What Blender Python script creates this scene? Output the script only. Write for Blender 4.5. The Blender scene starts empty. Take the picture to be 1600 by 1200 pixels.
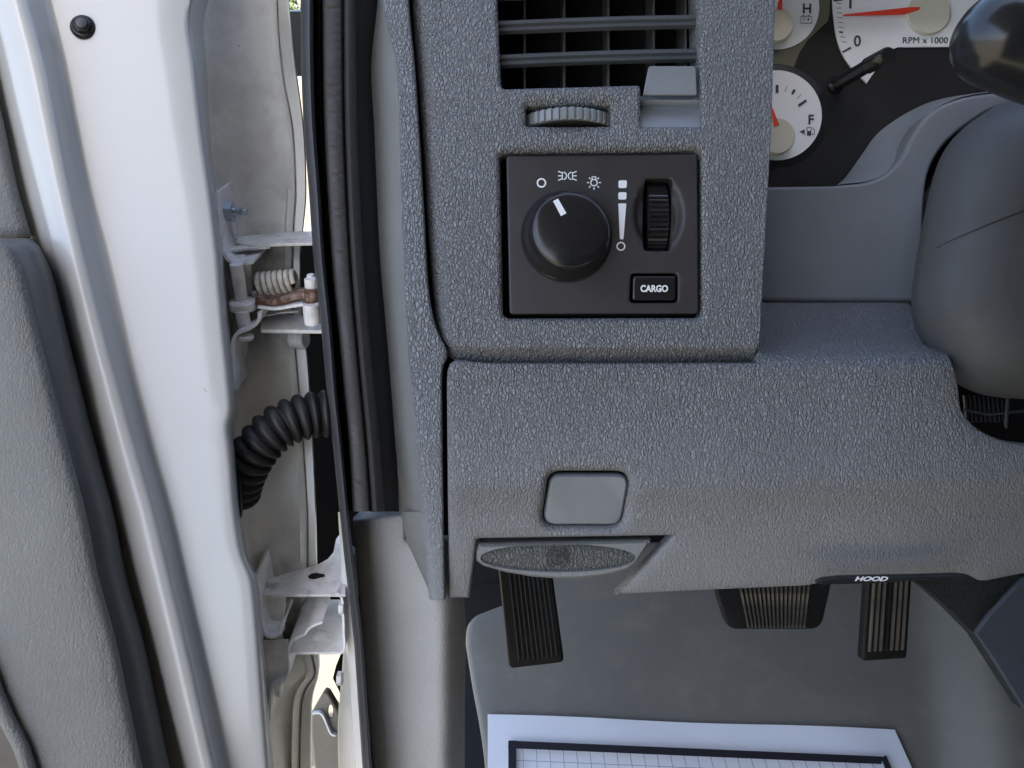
import bpy, bmesh, math, random
from mathutils import Vector, Matrix, geometry
random.seed(7)
scn = bpy.context.scene
# ------------------------------------------------------------------ camera, sky, sun, exposure
F = 1280.0
PITCH = math.radians(26)
CAM = Vector((0, 0, 1.55))
RX = Vector((1, 0, 0)); FW = Vector((0, math.cos(PITCH), -math.sin(PITCH))); UP = Vector((0, math.sin(PITCH), math.cos(PITCH)))
WY = Vector((0, 1, 0)); WZ = Vector((0, 0, 1))
cd = bpy.data.cameras.new('camera'); cam = bpy.data.objects.new('camera', cd)
scn.collection.objects.link(cam); cam.location = CAM; cam.rotation_euler = (math.radians(90) - PITCH, 0, 0)
cd.sensor_width = 36; cd.lens = 36 * F / 1600; cd.clip_start = 0.01; cd.clip_end = 500
scn.camera = cam
w = bpy.data.worlds.new('World'); scn.world = w; w.use_nodes = True
nt = w.node_tree
sky = nt.nodes.new('ShaderNodeTexSky'); sky.sky_type = 'NISHITA'; sky.sun_disc = False
SUN_EL, SUN_AZ = math.radians(60), math.radians(178)      # azimuth clockwise from +Y (ahead of the truck)
sky.sun_elevation = SUN_EL; sky.sun_rotation = SUN_AZ; sky.dust_density = 3; sky.air_density = 1; sky.ozone_density = .8
nt.links.new(sky.outputs[0], nt.nodes['Background'].inputs[0]); nt.nodes['Background'].inputs[1].default_value = 0.15
sd = bpy.data.lights.new('sun', 'SUN'); so = bpy.data.objects.new('sun', sd); scn.collection.objects.link(so)
sd.energy = 4.5; sd.angle = math.radians(0.5); sd.color = (1, .95, .86)
sdir = Vector((math.sin(SUN_AZ) * math.cos(SUN_EL), math.cos(SUN_AZ) * math.cos(SUN_EL), math.sin(SUN_EL)))
so.rotation_euler = (-sdir).to_track_quat('-Z', 'Y').to_euler(); so.location = (0, 0, 6)
scn.view_settings.view_transform = 'Standard'; scn.view_settings.look = 'None'
scn.view_settings.gamma = 1; scn.view_settings.use_curve_mapping = False
scn.view_settings.exposure = 2.07
scn.cycles.use_denoising = True
scn.cycles.max_bounces = 8

# ------------------------------------------------------------------ helpers
def PT(px, py, D, dz=0.0):
    """point seen at photo pixel (px,py) at distance D, then moved dz further along the view axis"""
    return CAM + RX * ((px - 800) / F * D) + UP * ((600 - py) / F * D) + FW * (D + dz)

def link_mesh(name, bm, mat, parent=None, smooth=35, bevel=0, wn=False, solid=0, recalc=True, bseg=2):
    if recalc: bmesh.ops.recalc_face_normals(bm, faces=bm.faces)
    me = bpy.data.meshes.new(name)
    c = Vector((0, 0, 0)); lo = Vector((1e9,) * 3); hi = Vector((-1e9,) * 3)
    for v in bm.verts:
        for i in range(3):
            lo[i] = min(lo[i], v.co[i]); hi[i] = max(hi[i], v.co[i])
    c = (lo + hi) / 2
    for v in bm.verts: v.co -= c
    bm.to_mesh(me); bm.free()
    me.materials.append(mat)
    if smooth:
        for p in me.polygons: p.use_smooth = True
        me.set_sharp_from_angle(angle=math.radians(smooth))
    o = bpy.data.objects.new(name, me); scn.collection.objects.link(o)
    if parent is not None:
        o.parent = parent; o.location = c - wloc(parent)
    else: o.location = c
    if solid:
        m = o.modifiers.new('s', 'SOLIDIFY'); m.thickness = solid; m.offset = -1
    if bevel:
        m = o.modifiers.new('b', 'BEVEL'); m.width = bevel; m.segments = bseg; m.limit_method = 'ANGLE'; m.angle_limit = math.radians(35); m.harden_normals = False
    if wn:
        m = o.modifiers.new('w', 'WEIGHTED_NORMAL'); m.keep_sharp = True; m.weight = 80
    return o

def wloc(o):
    l = Vector(o.location)
    while o.parent: o = o.parent; l += o.location
    return l

def thing(name, label, cat, loc, group=None):
    o = bpy.data.objects.new(name, None); scn.collection.objects.link(o); o.location = loc
    o.empty_display_size = .02
    return tag(o, label, cat, group)

def tag(o, label, cat, group=None, kind=None):
    if label: o['label'] = label
    if cat: o['category'] = cat
    if group: o['group'] = group
    if kind: o['kind'] = kind
    return o

def rpoly(pts, n=7):
    """polygon with rounded corners: (x,y,r)"""
    out = []
    N = len(pts)
    for i in range(N):
        p = Vector(pts[i][:2]); r = pts[i][2] if len(pts[i]) > 2 else 0
        a = Vector(pts[i - 1][:2]); b = Vector(pts[(i + 1) % N][:2])
        if r <= 0: out.append(p); continue
        u = (a - p).normalized(); v = (b - p).normalized()
        ang = math.acos(max(-1, min(1, u.dot(v))))
        t = min(r / math.tan(ang / 2), (a - p).length * .49, (b - p).length * .49)
        p0 = p + u * t; p2 = p + v * t
        for k in range(n + 1):
            s = k / n
            out.append(p0 * (1 - s) ** 2 + p * (2 * s * (1 - s)) + p2 * s * s)
    return out

def cr(p0, p1, p2, p3, t):
    return 0.5 * ((2 * p1) + (-p0 + p2) * t + (2 * p0 - 5 * p1 + 4 * p2 - p3) * t * t + (-p0 + 3 * p1 - 3 * p2 + p3) * t ** 3)

def spline(pts, n=6, closed=False):
    P = [Vector(p) for p in pts]; N = len(P); out = []
    R = range(N if closed else N - 1)
    for i in R:
        if closed: a, b, c, d = P[i - 1], P[i], P[(i + 1) % N], P[(i + 2) % N]
        else: a, b, c, d = P[max(i - 1, 0)], P[i], P[i + 1], P[min(i + 2, N - 1)]
        for k in range(n): out.append(cr(a, b, c, d, k / n))
    if not closed: out.append(P[-1])
    return out

def interp(tab, y):
    if y <= tab[0][0]: return tab[0][1]
    for i in range(len(tab) - 1):
        if y <= tab[i + 1][0]:
            y0, v0 = tab[i]; y1, v1 = tab[i + 1]
            vm = tab[i - 1] if i > 0 else (2 * y0 - y1, 2 * v0 - v1)
            vp = tab[i + 2] if i + 2 < len(tab) else (2 * y1 - y0, 2 * v1 - v0)
            t = (y - y0) / (y1 - y0); h = y1 - y0
            def sl(a, b): return (b[1] - a[1]) / (b[0] - a[0])
            m0 = sl(vm, (y1, v1)); m1 = sl((y0, v0), vp)
            return (2*t**3-3*t*t+1)*v0 + (t**3-2*t*t+t)*h*m0 + (-2*t**3+3*t*t)*v1 + (t**3-t*t)*h*m1
    return tab[-1][1]

def area(P): return sum(P[i - 1].x * P[i].y - P[i].x * P[i - 1].y for i in range(len(P))) / 2

def resamp(P, step):
    out = []
    for i in range(len(P)):
        a = P[i]; b = P[(i + 1) % len(P)]; L = (b - a).length
        if L < 1e-6: continue
        n = max(1, int(L / step))
        for k in range(n): out.append(a.lerp(b, k / n))
    return out

def offs(P, t):
    if t == 0: return [p.copy() for p in P]
    s = 1 if area(P) > 0 else -1
    N = len(P); out = []
    for i in range(N):
        a = (P[i] - P[i - 1]).normalized(); b = (P[(i + 1) % N] - P[i]).normalized()
        na = Vector((-a.y, a.x)) * s; nb = Vector((-b.y, b.x)) * s
        n = (na + nb)
        if n.length < 1e-6: n = na
        n.normalize()
        k = max(.5, n.dot(na))
        out.append(P[i] + n * (t / k))
    return out

def inside(p, P):
    c = False
    for i in range(len(P)):
        a, b = P[i - 1], P[i]
        if (a.y > p.y) != (b.y > p.y) and p.x < (b.x - a.x) * (p.y - a.y) / (b.y - a.y) + a.x: c = not c
    return c

def panel(name, outline, D, profile, mat, parent, holes=(), grid=0, wn=True, step=14, smooth=40, dzf=None, solid=0, shape=None):
    """outline in photo px at distance D (number or function); profile [(inset px, dz m)] from the back rim to the face"""
    Df = D if callable(D) else (lambda x, y: D)
    bm = bmesh.new()
    def ring(P, dz): return [bm.verts.new(PT(p.x, p.y, Df(p.x, p.y), dz + (dzf(p.x, p.y) if dzf else 0))) for p in P]
    def strip(A, B):
        for i in range(len(A)):
            try: bm.faces.new((A[i - 1], A[i], B[i], B[i - 1]))
            except ValueError: pass
    O = resamp([Vector(p[:2]) for p in outline], step)
    prev = None
    for t, dz in profile:
        P = offs(O, t)
        if shape: P = shape(O, P, t)
        r = ring(P, dz)
        if prev: strip(prev, r)
        prev = r
    loops = [P]; dzcap = profile[-1][1]
    for h, hp in holes:
        H = resamp([Vector(p[:2]) for p in h], step); prev = None; first = None
        for t, dz in hp:
            Q = offs(H, -t); r = ring(Q, dz)
            if prev: strip(prev, r)
            else: first = Q
            prev = r
        loops.append(first)
    pts = []; edges = []
    for L in loops:
        s = len(pts); pts += L; edges += [(s + i, s + (i + 1) % len(L)) for i in range(len(L))]
    if grid:
        xs = [p.x for p in loops[0]]; ys = [p.y for p in loops[0]]
        y = min(ys) + grid / 2; k = 0
        while y < max(ys):
            x = min(xs) + grid / 2 * (1 + k % 2)
            while x < max(xs):
                q = Vector((x, y))
                if inside(q, loops[0]) and not any(inside(q, l) for l in loops[1:]):
                    if min((q - p).length for L in loops for p in L) > grid * .8: pts.append(q)
                x += grid
            y += grid * .87; k += 1
    V, E, T, *_ = geometry.delaunay_2d_cdt(pts, edges, [], 0, 1e-5)
    vv = [bm.verts.new(PT(p.x, p.y, Df(p.x, p.y), dzcap + (dzf(p.x, p.y) if dzf else 0))) for p in V]
    for t in T:
        c = (V[t[0]] + V[t[1]] + V[t[2]]) / 3
        if abs((V[t[1]] - V[t[0]]).cross(V[t[2]] - V[t[0]])) < .02: continue
        if inside(c, loops[0]) and not any(inside(c, l) for l in loops[1:]):
            try: bm.faces.new([vv[i] for i in t])
            except ValueError: pass
    bmesh.ops.remove_doubles(bm, verts=bm.verts, dist=1e-6)
    bmesh.ops.recalc_face_normals(bm, faces=bm.faces)
    s = sum(f.normal.dot(FW) * f.calc_area() for f in bm.faces)
    if s > 0: bmesh.ops.reverse_faces(bm, faces=bm.faces)
    return link_mesh(name, bm, mat, parent, smooth=smooth, wn=wn, recalc=False, solid=solid)

def gridmesh(name, G, mat, parent, smooth=50, solid=0, closed_u=False, face_cam=True):
    bm = bmesh.new()
    V = [[bm.verts.new(p) for p in row] for row in G]
    for i in range(len(V) - 1):
        n = len(V[i])
        for j in range(n if closed_u else n - 1):
            bm.faces.new((V[i][j], V[i][(j + 1) % n], V[i + 1][(j + 1) % n], V[i + 1][j]))
    if face_cam and not closed_u:
        bm.normal_update()
        s = sum(f.normal.dot(FW) * f.calc_area() for f in bm.faces)
        if s > 0: bmesh.ops.reverse_faces(bm, faces=bm.faces)
        return link_mesh(name, bm, mat, parent, smooth=smooth, solid=solid, recalc=False)
    return link_mesh(name, bm, mat, parent, smooth=smooth, solid=solid)

def prism(bm, P3, vec):
    """P3 list of 3-D points, extruded by vec"""
    a = [bm.verts.new(p) for p in P3]; b = [bm.verts.new(p + vec) for p in P3]
    n = len(a)
    bm.faces.new(a); bm.faces.new(b[::-1])
    for i in range(n): bm.faces.new((a[i - 1], a[i], b[i], b[i - 1]))

def frame(axis):
    axis = axis.normalized()
    u = axis.cross(WZ if abs(axis.z) < .9 else RX).normalized(); v = axis.cross(u).normalized()
    return axis, u, v

def lathe(bm, o, axis, prof, n=32, rib=None, phase=0):
    """prof [(radius, height)] along axis from o; rib(angle index, k) multiplies the radius"""
    ax, u, v = frame(axis); rings = []
    for k, (r, h) in enumerate(prof):
        R = []
        for i in range(n):
            a = 2 * math.pi * i / n + phase
            rr = r * (rib(i, k) if rib else 1)
            R.append(bm.verts.new(o + ax * h + (u * math.cos(a) + v * math.sin(a)) * rr))
        rings.append(R)
    for A, B in zip(rings, rings[1:]):
        for i in range(n): bm.faces.new((A[i - 1], A[i], B[i], B[i - 1]))
    bm.faces.new(rings[0][::-1]); bm.faces.new(rings[-1])

def cyl(bm, p0, p1, r, n=24, ch=0.0):
    L = (p1 - p0).length; c = ch or min(r * .12, L * .2)
    lathe(bm, p0, p1 - p0, [(r - c, 0), (r, c), (r, L - c), (r - c, L)], n)

def tube(bm, path, rad, n=14):
    rings = []; up = None
    for i, p in enumerate(path):
        t = (path[min(i + 1, len(path) - 1)] - path[max(i - 1, 0)]).normalized()
        if up is None: up = t.cross(WZ if abs(t.z) < .9 else RX).normalized()
        up = (up - t * up.dot(t)).normalized(); v = t.cross(up)
        r = rad(i / (len(path) - 1)) if callable(rad) else rad
        rings.append([bm.verts.new(p + (up * math.cos(2 * math.pi * k / n) + v * math.sin(2 * math.pi * k / n)) * r) for k in range(n)])
    for A, B in zip(rings, rings[1:]):
        for i in range(n): bm.faces.new((A[i - 1], A[i], B[i], B[i - 1]))
    bm.faces.new(rings[0][::-1]); bm.faces.new(rings[-1])

def ribbon(bm, path, D, th, vec):
    """strip of sheet metal: 2-D path in px (thickness th px), drawn out by vec"""
    P = [Vector(p) for p in path]; L = []; R = []
    for i in range(len(P)):
        t = (P[min(i + 1, len(P) - 1)] - P[max(i - 1, 0)]).normalized(); n = Vector((-t.y, t.x)) * th / 2
        L.append(P[i] + n); R.append(P[i] - n)
    pts = L + R[::-1]
    A = [bm.verts.new(PT(p.x, p.y, D)) for p in pts]; B = [bm.verts.new(PT(p.x, p.y, D) + vec) for p in pts]
    m = len(pts); k = len(P)
    for i in range(m): bm.faces.new((A[i - 1], A[i], B[i], B[i - 1]))
    for i in range(k - 1):
        bm.faces.new((A[i], A[i + 1], A[m - 2 - i], A[m - 1 - i])); bm.faces.new((B[i + 1], B[i], B[m - 1 - i], B[m - 2 - i]))

def decal(bm, poly, D, lift=.0004, th=.0003, n3=None):
    Df = D if callable(D) else (lambda x, y: D)
    P = [Vector(p[:2]) for p in poly]
    a = [bm.verts.new(PT(p.x, p.y, Df(p.x, p.y)) - FW * lift) for p in P]
    if th:
        b = [bm.verts.new(PT(p.x, p.y, Df(p.x, p.y)) - FW * (lift - th)) for p in P]
        for i in range(len(P)): bm.faces.new((a[i - 1], a[i], b[i], b[i - 1]))
    bm.faces.new(a)

def stroke(bm, pts, wd, D, lift=.0004, closed=False, th=.0003):
    P = [Vector(p[:2]) for p in pts]; N = len(P)
    L = []; R = []
    for i in range(N):
        a = P[i - 1] if (i or closed) else P[0]; b = P[(i + 1) % N] if (i < N - 1 or closed) else P[-1]
        t = (b - a).normalized(); n = Vector((-t.y, t.x)) * wd / 2
        L.append(P[i] + n); R.append(P[i] - n)
    for i in range(N if closed else N - 1):
        j = (i + 1) % N
        decal(bm, [L[i], L[j], R[j], R[i]], D, lift, 0)

def circ(cx, cy, r, n=28, a0=0, a1=360, ry=None):
    full = abs(a1 - a0) >= 360
    m = n if full else n + 1
    return [Vector((cx + r * math.cos(math.radians(a0 + (a1 - a0) * i / n)), cy - (ry or r) * math.sin(math.radians(a0 + (a1 - a0) * i / n)))) for i in range(m)]

def text(name, s, px, py, D, hpx, mat, parent, wd=None, bold=0.0, shear=0, lift=.0006, rot=0):
    cu = bpy.data.curves.new('t', 'FONT'); cu.body = s; cu.size = 1; cu.shear = shear; cu.offset = bold; cu.extrude = .01; cu.resolution_u = 4
    o = bpy.data.objects.new('t', cu); scn.collection.objects.link(o)
    dg = bpy.context.evaluated_depsgraph_get(); me = bpy.data.meshes.new_from_object(o.evaluated_get(dg))
    bpy.data.objects.remove(o); bm = bmesh.new(); bm.from_mesh(me); bpy.data.meshes.remove(me)
    xs = [v.co.x for v in bm.verts]; ys = [v.co.y for v in bm.verts]
    cx, cy = (min(xs) + max(xs)) / 2, (min(ys) + max(ys)) / 2
    k = hpx / (max(ys) - min(ys)); kx = wd / (max(xs) - min(xs)) if wd else k
    ca, sa = math.cos(math.radians(rot)), math.sin(math.radians(rot))
    for v in bm.verts:
        x = (v.co.x - cx) * kx; y = (v.co.y - cy) * k; z = v.co.z
        x, y = x * ca - y * sa, x * sa + y * ca
        v.co = PT(px + x, py - y, D) - FW * (lift + z * .02)
    return link_mesh(name, bm, mat, parent, smooth=0)

# ------------------------------------------------------------------ materials
def mat(name, col, rough=.5, metal=0, coat=0, spec=.5):
    m = bpy.data.materials.new(name); m.use_nodes = True
    b = m.node_tree.nodes['Principled BSDF']
    b.inputs['Base Color'].default_value = (*col, 1); b.inputs['Roughness'].default_value = rough
    b.inputs['Metallic'].default_value = metal; b.inputs['Coat Weight'].default_value = coat
    b.inputs['Specular IOR Level'].default_value = spec; b.inputs['Coat Roughness'].default_value = .12
    return m
def N(m, t, **kw):
    n = m.node_tree.nodes.new(t)
    for k, v in kw.items(): setattr(n, k, v)
    return n
def LK(m, a, b): m.node_tree.links.new(a, b)
def coords(m): return N(m, 'ShaderNodeTexCoord').outputs['Object']
def noise(m, vec, scale, detail=3, rough=.5):
    n = N(m, 'ShaderNodeTexNoise'); n.inputs['Scale'].default_value = scale; n.inputs['Detail'].default_value = detail; n.inputs['Roughness'].default_value = rough
    LK(m, vec, n.inputs['Vector']); return n
def math_(m, op, a, b=None, clamp=False):
    n = N(m, 'ShaderNodeMath', operation=op, use_clamp=clamp)
    for i, x in enumerate((a, b)):
        if x is None: continue
        if isinstance(x, (int, float)): n.inputs[i].default_value = x
        else: LK(m, x, n.inputs[i])
    return n.outputs[0]
def ramp(m, fac, stops):
    n = N(m, 'ShaderNodeValToRGB'); LK(m, fac, n.inputs[0]); e = n.color_ramp.elements
    while len(e) < len(stops): e.new(.5)
    for el, (p, c) in zip(e, stops): el.position = p; el.color = (*c, 1) if len(c) == 3 else c
    return n.outputs[0]
def bump(m, h, strength=1, dist=.001, normal=None):
    n = N(m, 'ShaderNodeBump'); n.inputs['Distance'].default_value = dist
    if isinstance(strength, (int, float)): n.inputs['Strength'].default_value = strength
    else: LK(m, strength, n.inputs['Strength'])
    LK(m, h, n.inputs['Height'])
    if normal: LK(m, normal, n.inputs['Normal'])
    return n.outputs[0]

def speckle(m, col, amt=.12, scale=30, dust=(.3, .28, .24), dustamt=.12):
    dustamt = min(dustamt, max(col) * .6)
    """uneven colour with faint dust patches"""
    v = coords(m); n = noise(m, v, scale, 5, .6)
    c = ramp(m, n.outputs[0], [(.3, tuple(x * (1 - amt) for x in col)), (.7, tuple(x * (1 + amt) for x in col))])
    n2 = noise(m, v, scale * 9, 6, .75)
    f = ramp(m, n2.outputs[0], [(.55, (0, 0, 0)), (.85, (dustamt,) * 3)])
    mx = N(m, 'ShaderNodeMix', data_type='RGBA'); LK(m, f, mx.inputs[0]); LK(m, c, mx.inputs[6]); mx.inputs[7].default_value = (*dust, 1)
    LK(m, mx.outputs[2], m.node_tree.nodes['Principled BSDF'].inputs['Base Color'])
    return v

def grain(name, col, scale=250, strength=.8, rough=.45, fade=None, dist=.0011, spec=.5):
    m = mat(name, col, rough, spec=spec); b = m.node_tree.nodes['Principled BSDF']
    v0 = speckle(m, col, .06, 22, dustamt=.08)
    mp = N(m, 'ShaderNodeMapping', vector_type='TEXTURE'); LK(m, v0, mp.inputs['Vector']); mp.inputs['Rotation'].default_value = (math.radians(90 - 26), 0, 0)
    fl_ = N(m, 'ShaderNodeVectorMath', operation='MULTIPLY'); LK(m, mp.outputs[0], fl_.inputs[0]); fl_.inputs[1].default_value = (1, .55, .35)
    v = fl_.outputs[0]
    nz = noise(m, v, scale * .55, 2); 
    sub = N(m, 'ShaderNodeVectorMath', operation='SUBTRACT'); LK(m, nz.outputs['Color'], sub.inputs[0]); sub.inputs[1].default_value = (.5, .5, .5)
    sc = N(m, 'ShaderNodeVectorMath', operation='SCALE'); LK(m, sub.outputs[0], sc.inputs[0]); sc.inputs['Scale'].default_value = 2.2 / scale
    ad = N(m, 'ShaderNodeVectorMath', operation='ADD'); LK(m, v, ad.inputs[0]); LK(m, sc.outputs[0], ad.inputs[1])
    vo = N(m, 'ShaderNodeTexVoronoi', feature='DISTANCE_TO_EDGE'); vo.inputs['Scale'].default_value = scale; LK(m, ad.outputs[0], vo.inputs['Vector'])
    vs = N(m, 'ShaderNodeTexVoronoi', feature='SMOOTH_F1'); vs.inputs['Scale'].default_value = scale; vs.inputs['Smoothness'].default_value = .12; LK(m, ad.outputs[0], vs.inputs['Vector'])
    dome = math_(m, 'SUBTRACT', 1, math_(m, 'POWER', vs.outputs['Distance'], 1.8))
    cre = ramp(m, vo.outputs['Distance'], [(0, (0, 0, 0)), (.07, (.8,) * 3), (.2, (1, 1, 1))])
    h = math_(m, 'ADD', dome, cre)
    n3 = noise(m, v, scale * 2.2, 2)
    hh = math_(m, 'ADD', h, math_(m, 'MULTIPLY', n3.outputs[0], .5))
    st = strength
    if fade:
        z0, z1, lo = fade
        g = N(m, 'ShaderNodeNewGeometry'); sp = N(m, 'ShaderNodeSeparateXYZ'); LK(m, g.outputs['Position'], sp.inputs[0])
        mr = N(m, 'ShaderNodeMapRange'); LK(m, sp.outputs['Z'], mr.inputs[0])
        for i, x in enumerate((z0, z1, lo * strength, strength)): mr.inputs[i + 1].default_value = x
        st = mr.outputs[0]
    LK(m, bump(m, hh, st, dist), b.inputs['Normal'])
    return m

def plastic(name, col, rough=.5, fine=.15, spec=.5, sc=1400):
    m = mat(name, col, rough, spec=spec); v = speckle(m, col, .07, 25, dustamt=.1)
    n = noise(m, v, sc, 2); LK(m, bump(m, n.outputs[0], fine, .0004), m.node_tree.nodes['Principled BSDF'].inputs['Normal'])
    n2 = noise(m, v, 40, 4); r = ramp(m, n2.outputs[0], [(.3, (rough * .85,) * 3), (.7, (min(1, rough * 1.2),) * 3)])
    LK(m, r, m.node_tree.nodes['Principled BSDF'].inputs['Roughness'])
    return m

def paint(name, col, dirt=.15, spots=.5, dcol=(.32, .27, .2), rough=.3, coat=.6, sc=14):
    m = mat(name, col, rough, coat=coat); b = m.node_tree.nodes['Principled BSDF']; v = coords(m)
    n = noise(m, v, sc, 8, .7); f1 = ramp(m, n.outputs[0], [(.45, (0, 0, 0)), (.8, (dirt,) * 3)])
    n2 = noise(m, v, 260, 2, .5); n3 = noise(m, v, 30, 2)
    thr = math_(m, 'MULTIPLY', ramp(m, n2.outputs[0], [(.74, (0, 0, 0)), (.77, (1, 1, 1))]), ramp(m, n3.outputs[0], [(.45, (0, 0, 0)), (.6, (spots,) * 3)]))
    f = math_(m, 'ADD', f1, thr, True)
    mx = N(m, 'ShaderNodeMix', data_type='RGBA'); LK(m, f, mx.inputs[0]); mx.inputs[6].default_value = (*col, 1); mx.inputs[7].default_value = (*dcol, 1)
    LK(m, mx.outputs[2], b.inputs['Base Color'])
    LK(m, bump(m, noise(m, v, 300, 2).outputs[0], .05, .0005), b.inputs['Normal'])
    return m

GRAIN = grain('dash_grain', (.215, .224, .24), 600, 1, .42, fade=(1.22, 1.34, .4), dist=.0012, spec=.5)
GRAIN_CAP = grain('cap_grain', (.235, .25, .275), 550, 1, .42, fade=(1.2, 1.33, .4), dist=.0012, spec=.5)
CAPSIDE = grain('cap_side', (.205, .215, .215), 460, .3, .5, dist=.0007)
SMOOTH = plastic('dash_smooth', (.2, .22, .245), .5, .25)
CTRIM = plastic('cluster_trim', (.15, .162, .178), .55, .3)
KICK = grain('kick_panel_vinyl', (.48, .49, .50), 380, .25, .6, dist=.0007)
TRIMG = grain('door_trim_grain', (.13, .137, .136), 640, .3, .55)
TRIMS = plastic('door_trim_edge', (.088, .091, .09), .45, .15)
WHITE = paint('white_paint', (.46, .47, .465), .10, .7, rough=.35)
DIRTY_SHADED = paint('dirty_shaded_white_paint', (.88, .875, .84), .5, .9, rough=.5, coat=.15, sc=22)
# grime plus shade painted into the colour around the two hinges
_b = DIRTY_SHADED.node_tree.nodes['Principled BSDF']; _old = _b.inputs['Base Color'].links[0].from_socket
_g = N(DIRTY_SHADED, 'ShaderNodeNewGeometry').outputs['Position']; _fac = None
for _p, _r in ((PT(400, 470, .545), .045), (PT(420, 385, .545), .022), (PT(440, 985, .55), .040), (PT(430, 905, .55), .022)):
    _d = N(DIRTY_SHADED, 'ShaderNodeVectorMath', operation='DISTANCE'); LK(DIRTY_SHADED, _g, _d.inputs[0]); _d.inputs[1].default_value = _p
    _m = N(DIRTY_SHADED, 'ShaderNodeMapRange'); LK(DIRTY_SHADED, _d.outputs['Value'], _m.inputs[0])
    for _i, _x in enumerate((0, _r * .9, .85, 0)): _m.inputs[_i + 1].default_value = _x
    _fac = _m.outputs[0] if _fac is None else math_(DIRTY_SHADED, 'MAXIMUM', _fac, _m.outputs[0])
_n = noise(DIRTY_SHADED, coords(DIRTY_SHADED), 90, 8, .75)
_f = math_(DIRTY_SHADED, 'MULTIPLY', math_(DIRTY_SHADED, 'POWER', _fac, .7), ramp(DIRTY_SHADED, _n.outputs[0], [(.34, (.25,) * 3), (.62, (1, 1, 1))]), True)
_mx = N(DIRTY_SHADED, 'ShaderNodeMix', data_type='RGBA'); LK(DIRTY_SHADED, _f, _mx.inputs[0]); LK(DIRTY_SHADED, _old, _mx.inputs[6]); _mx.inputs[7].default_value = (.10, .085, .065, 1)
LK(DIRTY_SHADED, _mx.outputs[2], _b.inputs['Base Color'])
HINGE = paint('hinge_paint', (.92, .93, .94), .6, 1, dcol=(.12, .085, .06), rough=.45, coat=.2, sc=60)
RUST = paint('rusty_steel', (.11, .045, .025), 1, 1, dcol=(.55, .45, .38), rough=.75, coat=0, sc=170)
ZINC = plastic('zinc', (.45, .52, .6), .35, .1); ZINC.node_tree.nodes['Principled BSDF'].inputs['Metallic'].default_value = .8
PLATE = plastic('switch_plate', (.034, .031, .033), .44, .07)
KNOB = plastic('knob_black', (.013, .013, .0145), .21, .015)
BLACK = mat('black_void', (.006, .006, .007), .8)
BLKPL = plastic('black_plastic', (.014, .015, .018), .4, .2)
LOUV = plastic('louver', (.06, .068, .078), .42, .2)
VANE = plastic('vane', (.13, .14, .15), .5, .1)
SILV = plastic('thumbwheel_grey', (.2, .22, .235), .38, .1)
MARK = mat('white_marking', (.8, .82, .84), .6)
RUBBER = plastic('rubber', (.014, .014, .015), .5, .25)
SEALB = plastic('seal_black', (.010, .010, .014), .5, .1)
SEALR = plastic('seal_ribbed', (.040, .0385, .039), .55, .4, sc=500)
SEALG = plastic('seal_lip', (.05, .05, .055), .42, .1)
LENSB = plastic('cluster_mask', (.012, .0125, .0135), .45, .12, spec=.3)
LENSO = plastic('cluster_lens_tint', (.13, .135, .10), .35, .1)
FACE = mat('gauge_face', (.83, .85, .88), .6)
HUB = mat('gauge_hub', (.62, .60, .50), .5)
NEEDLE = mat('needle_red', (.8, .06, .03), .45)
INK = mat('gauge_ink', (.03, .045, .075), .6)
COLM = plastic('column_shroud', (.05, .053, .056), .62, .45, sc=900)
STALK = plastic('stalk_gloss', (.015, .016, .018), .22, .03)
PAPER = mat('paper', (.80, .82, .88), .85)
_n = noise(PAPER, coords(PAPER), 9, 3); LK(PAPER, bump(PAPER, _n.outputs[0], .35, .012), PAPER.node_tree.nodes['Principled BSDF'].inputs['Normal'])
PINK = mat('paper_ink', (.012, .010, .018), .7)
PLINE = mat('paper_line', (.25, .28, .33), .8)
PEDAL = plastic('pedal_rubber', (.009, .0092, .0095), .5, .3, spec=.2)
DUST = plastic('pedal_dust', (.32, .25, .16), .9, .5)
BEIGE = plastic('beige', (.5, .36, .25), .7, .1)
CONSOLE = plastic('console_plastic', (.06, .07, .09), .55, .4)
OVAL = grain('handle_insert_grain', (.11, .115, .112), 480, .8, .5, dist=.0009)
BROWN = paint('bracket_grey', (.16, .14, .12), .5, .8, rough=.5, coat=.1, sc=40)

def floor_mat():
    m = mat('vinyl_floor', (.05, .053, .05), .6); b = m.node_tree.nodes['Principled BSDF']; v = coords(m)
    n = noise(m, v, 7, 8, .65); n2 = noise(m, v, 28, 6, .7)
    c = ramp(m, n.outputs[0], [(.3, (.165, .157, .138)), (.55, (.19, .18, .156)), (.8, (.24, .22, .18))])
    f = ramp(m, n2.outputs[0], [(.54, (0, 0, 0)), (.78, (.34,) * 3)])
    mx = N(m, 'ShaderNodeMix', data_type='RGBA'); LK(m, f, mx.inputs[0]); LK(m, c, mx.inputs[6]); mx.inputs[7].default_value = (.3, .26, .2, 1)
    LK(m, mx.outputs[2], b.inputs['Base Color'])
    LK(m, bump(m, noise(m, v, 600, 3).outputs[0], .5, .0006), b.inputs['Normal'])
    return m
FLOOR = floor_mat()
def ground_mat():
    m = mat('concrete', (.5, .45, .33), .9); b = m.node_tree.nodes['Principled BSDF']; v = coords(m)
    n = noise(m, v, 2, 8, .6); LK(m, ramp(m, n.outputs[0], [(.3, (.165, .145, .10)), (.7, (.21, .185, .135))]), b.inputs['Base Color'])
    return m
GROUND = ground_mat()
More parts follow.
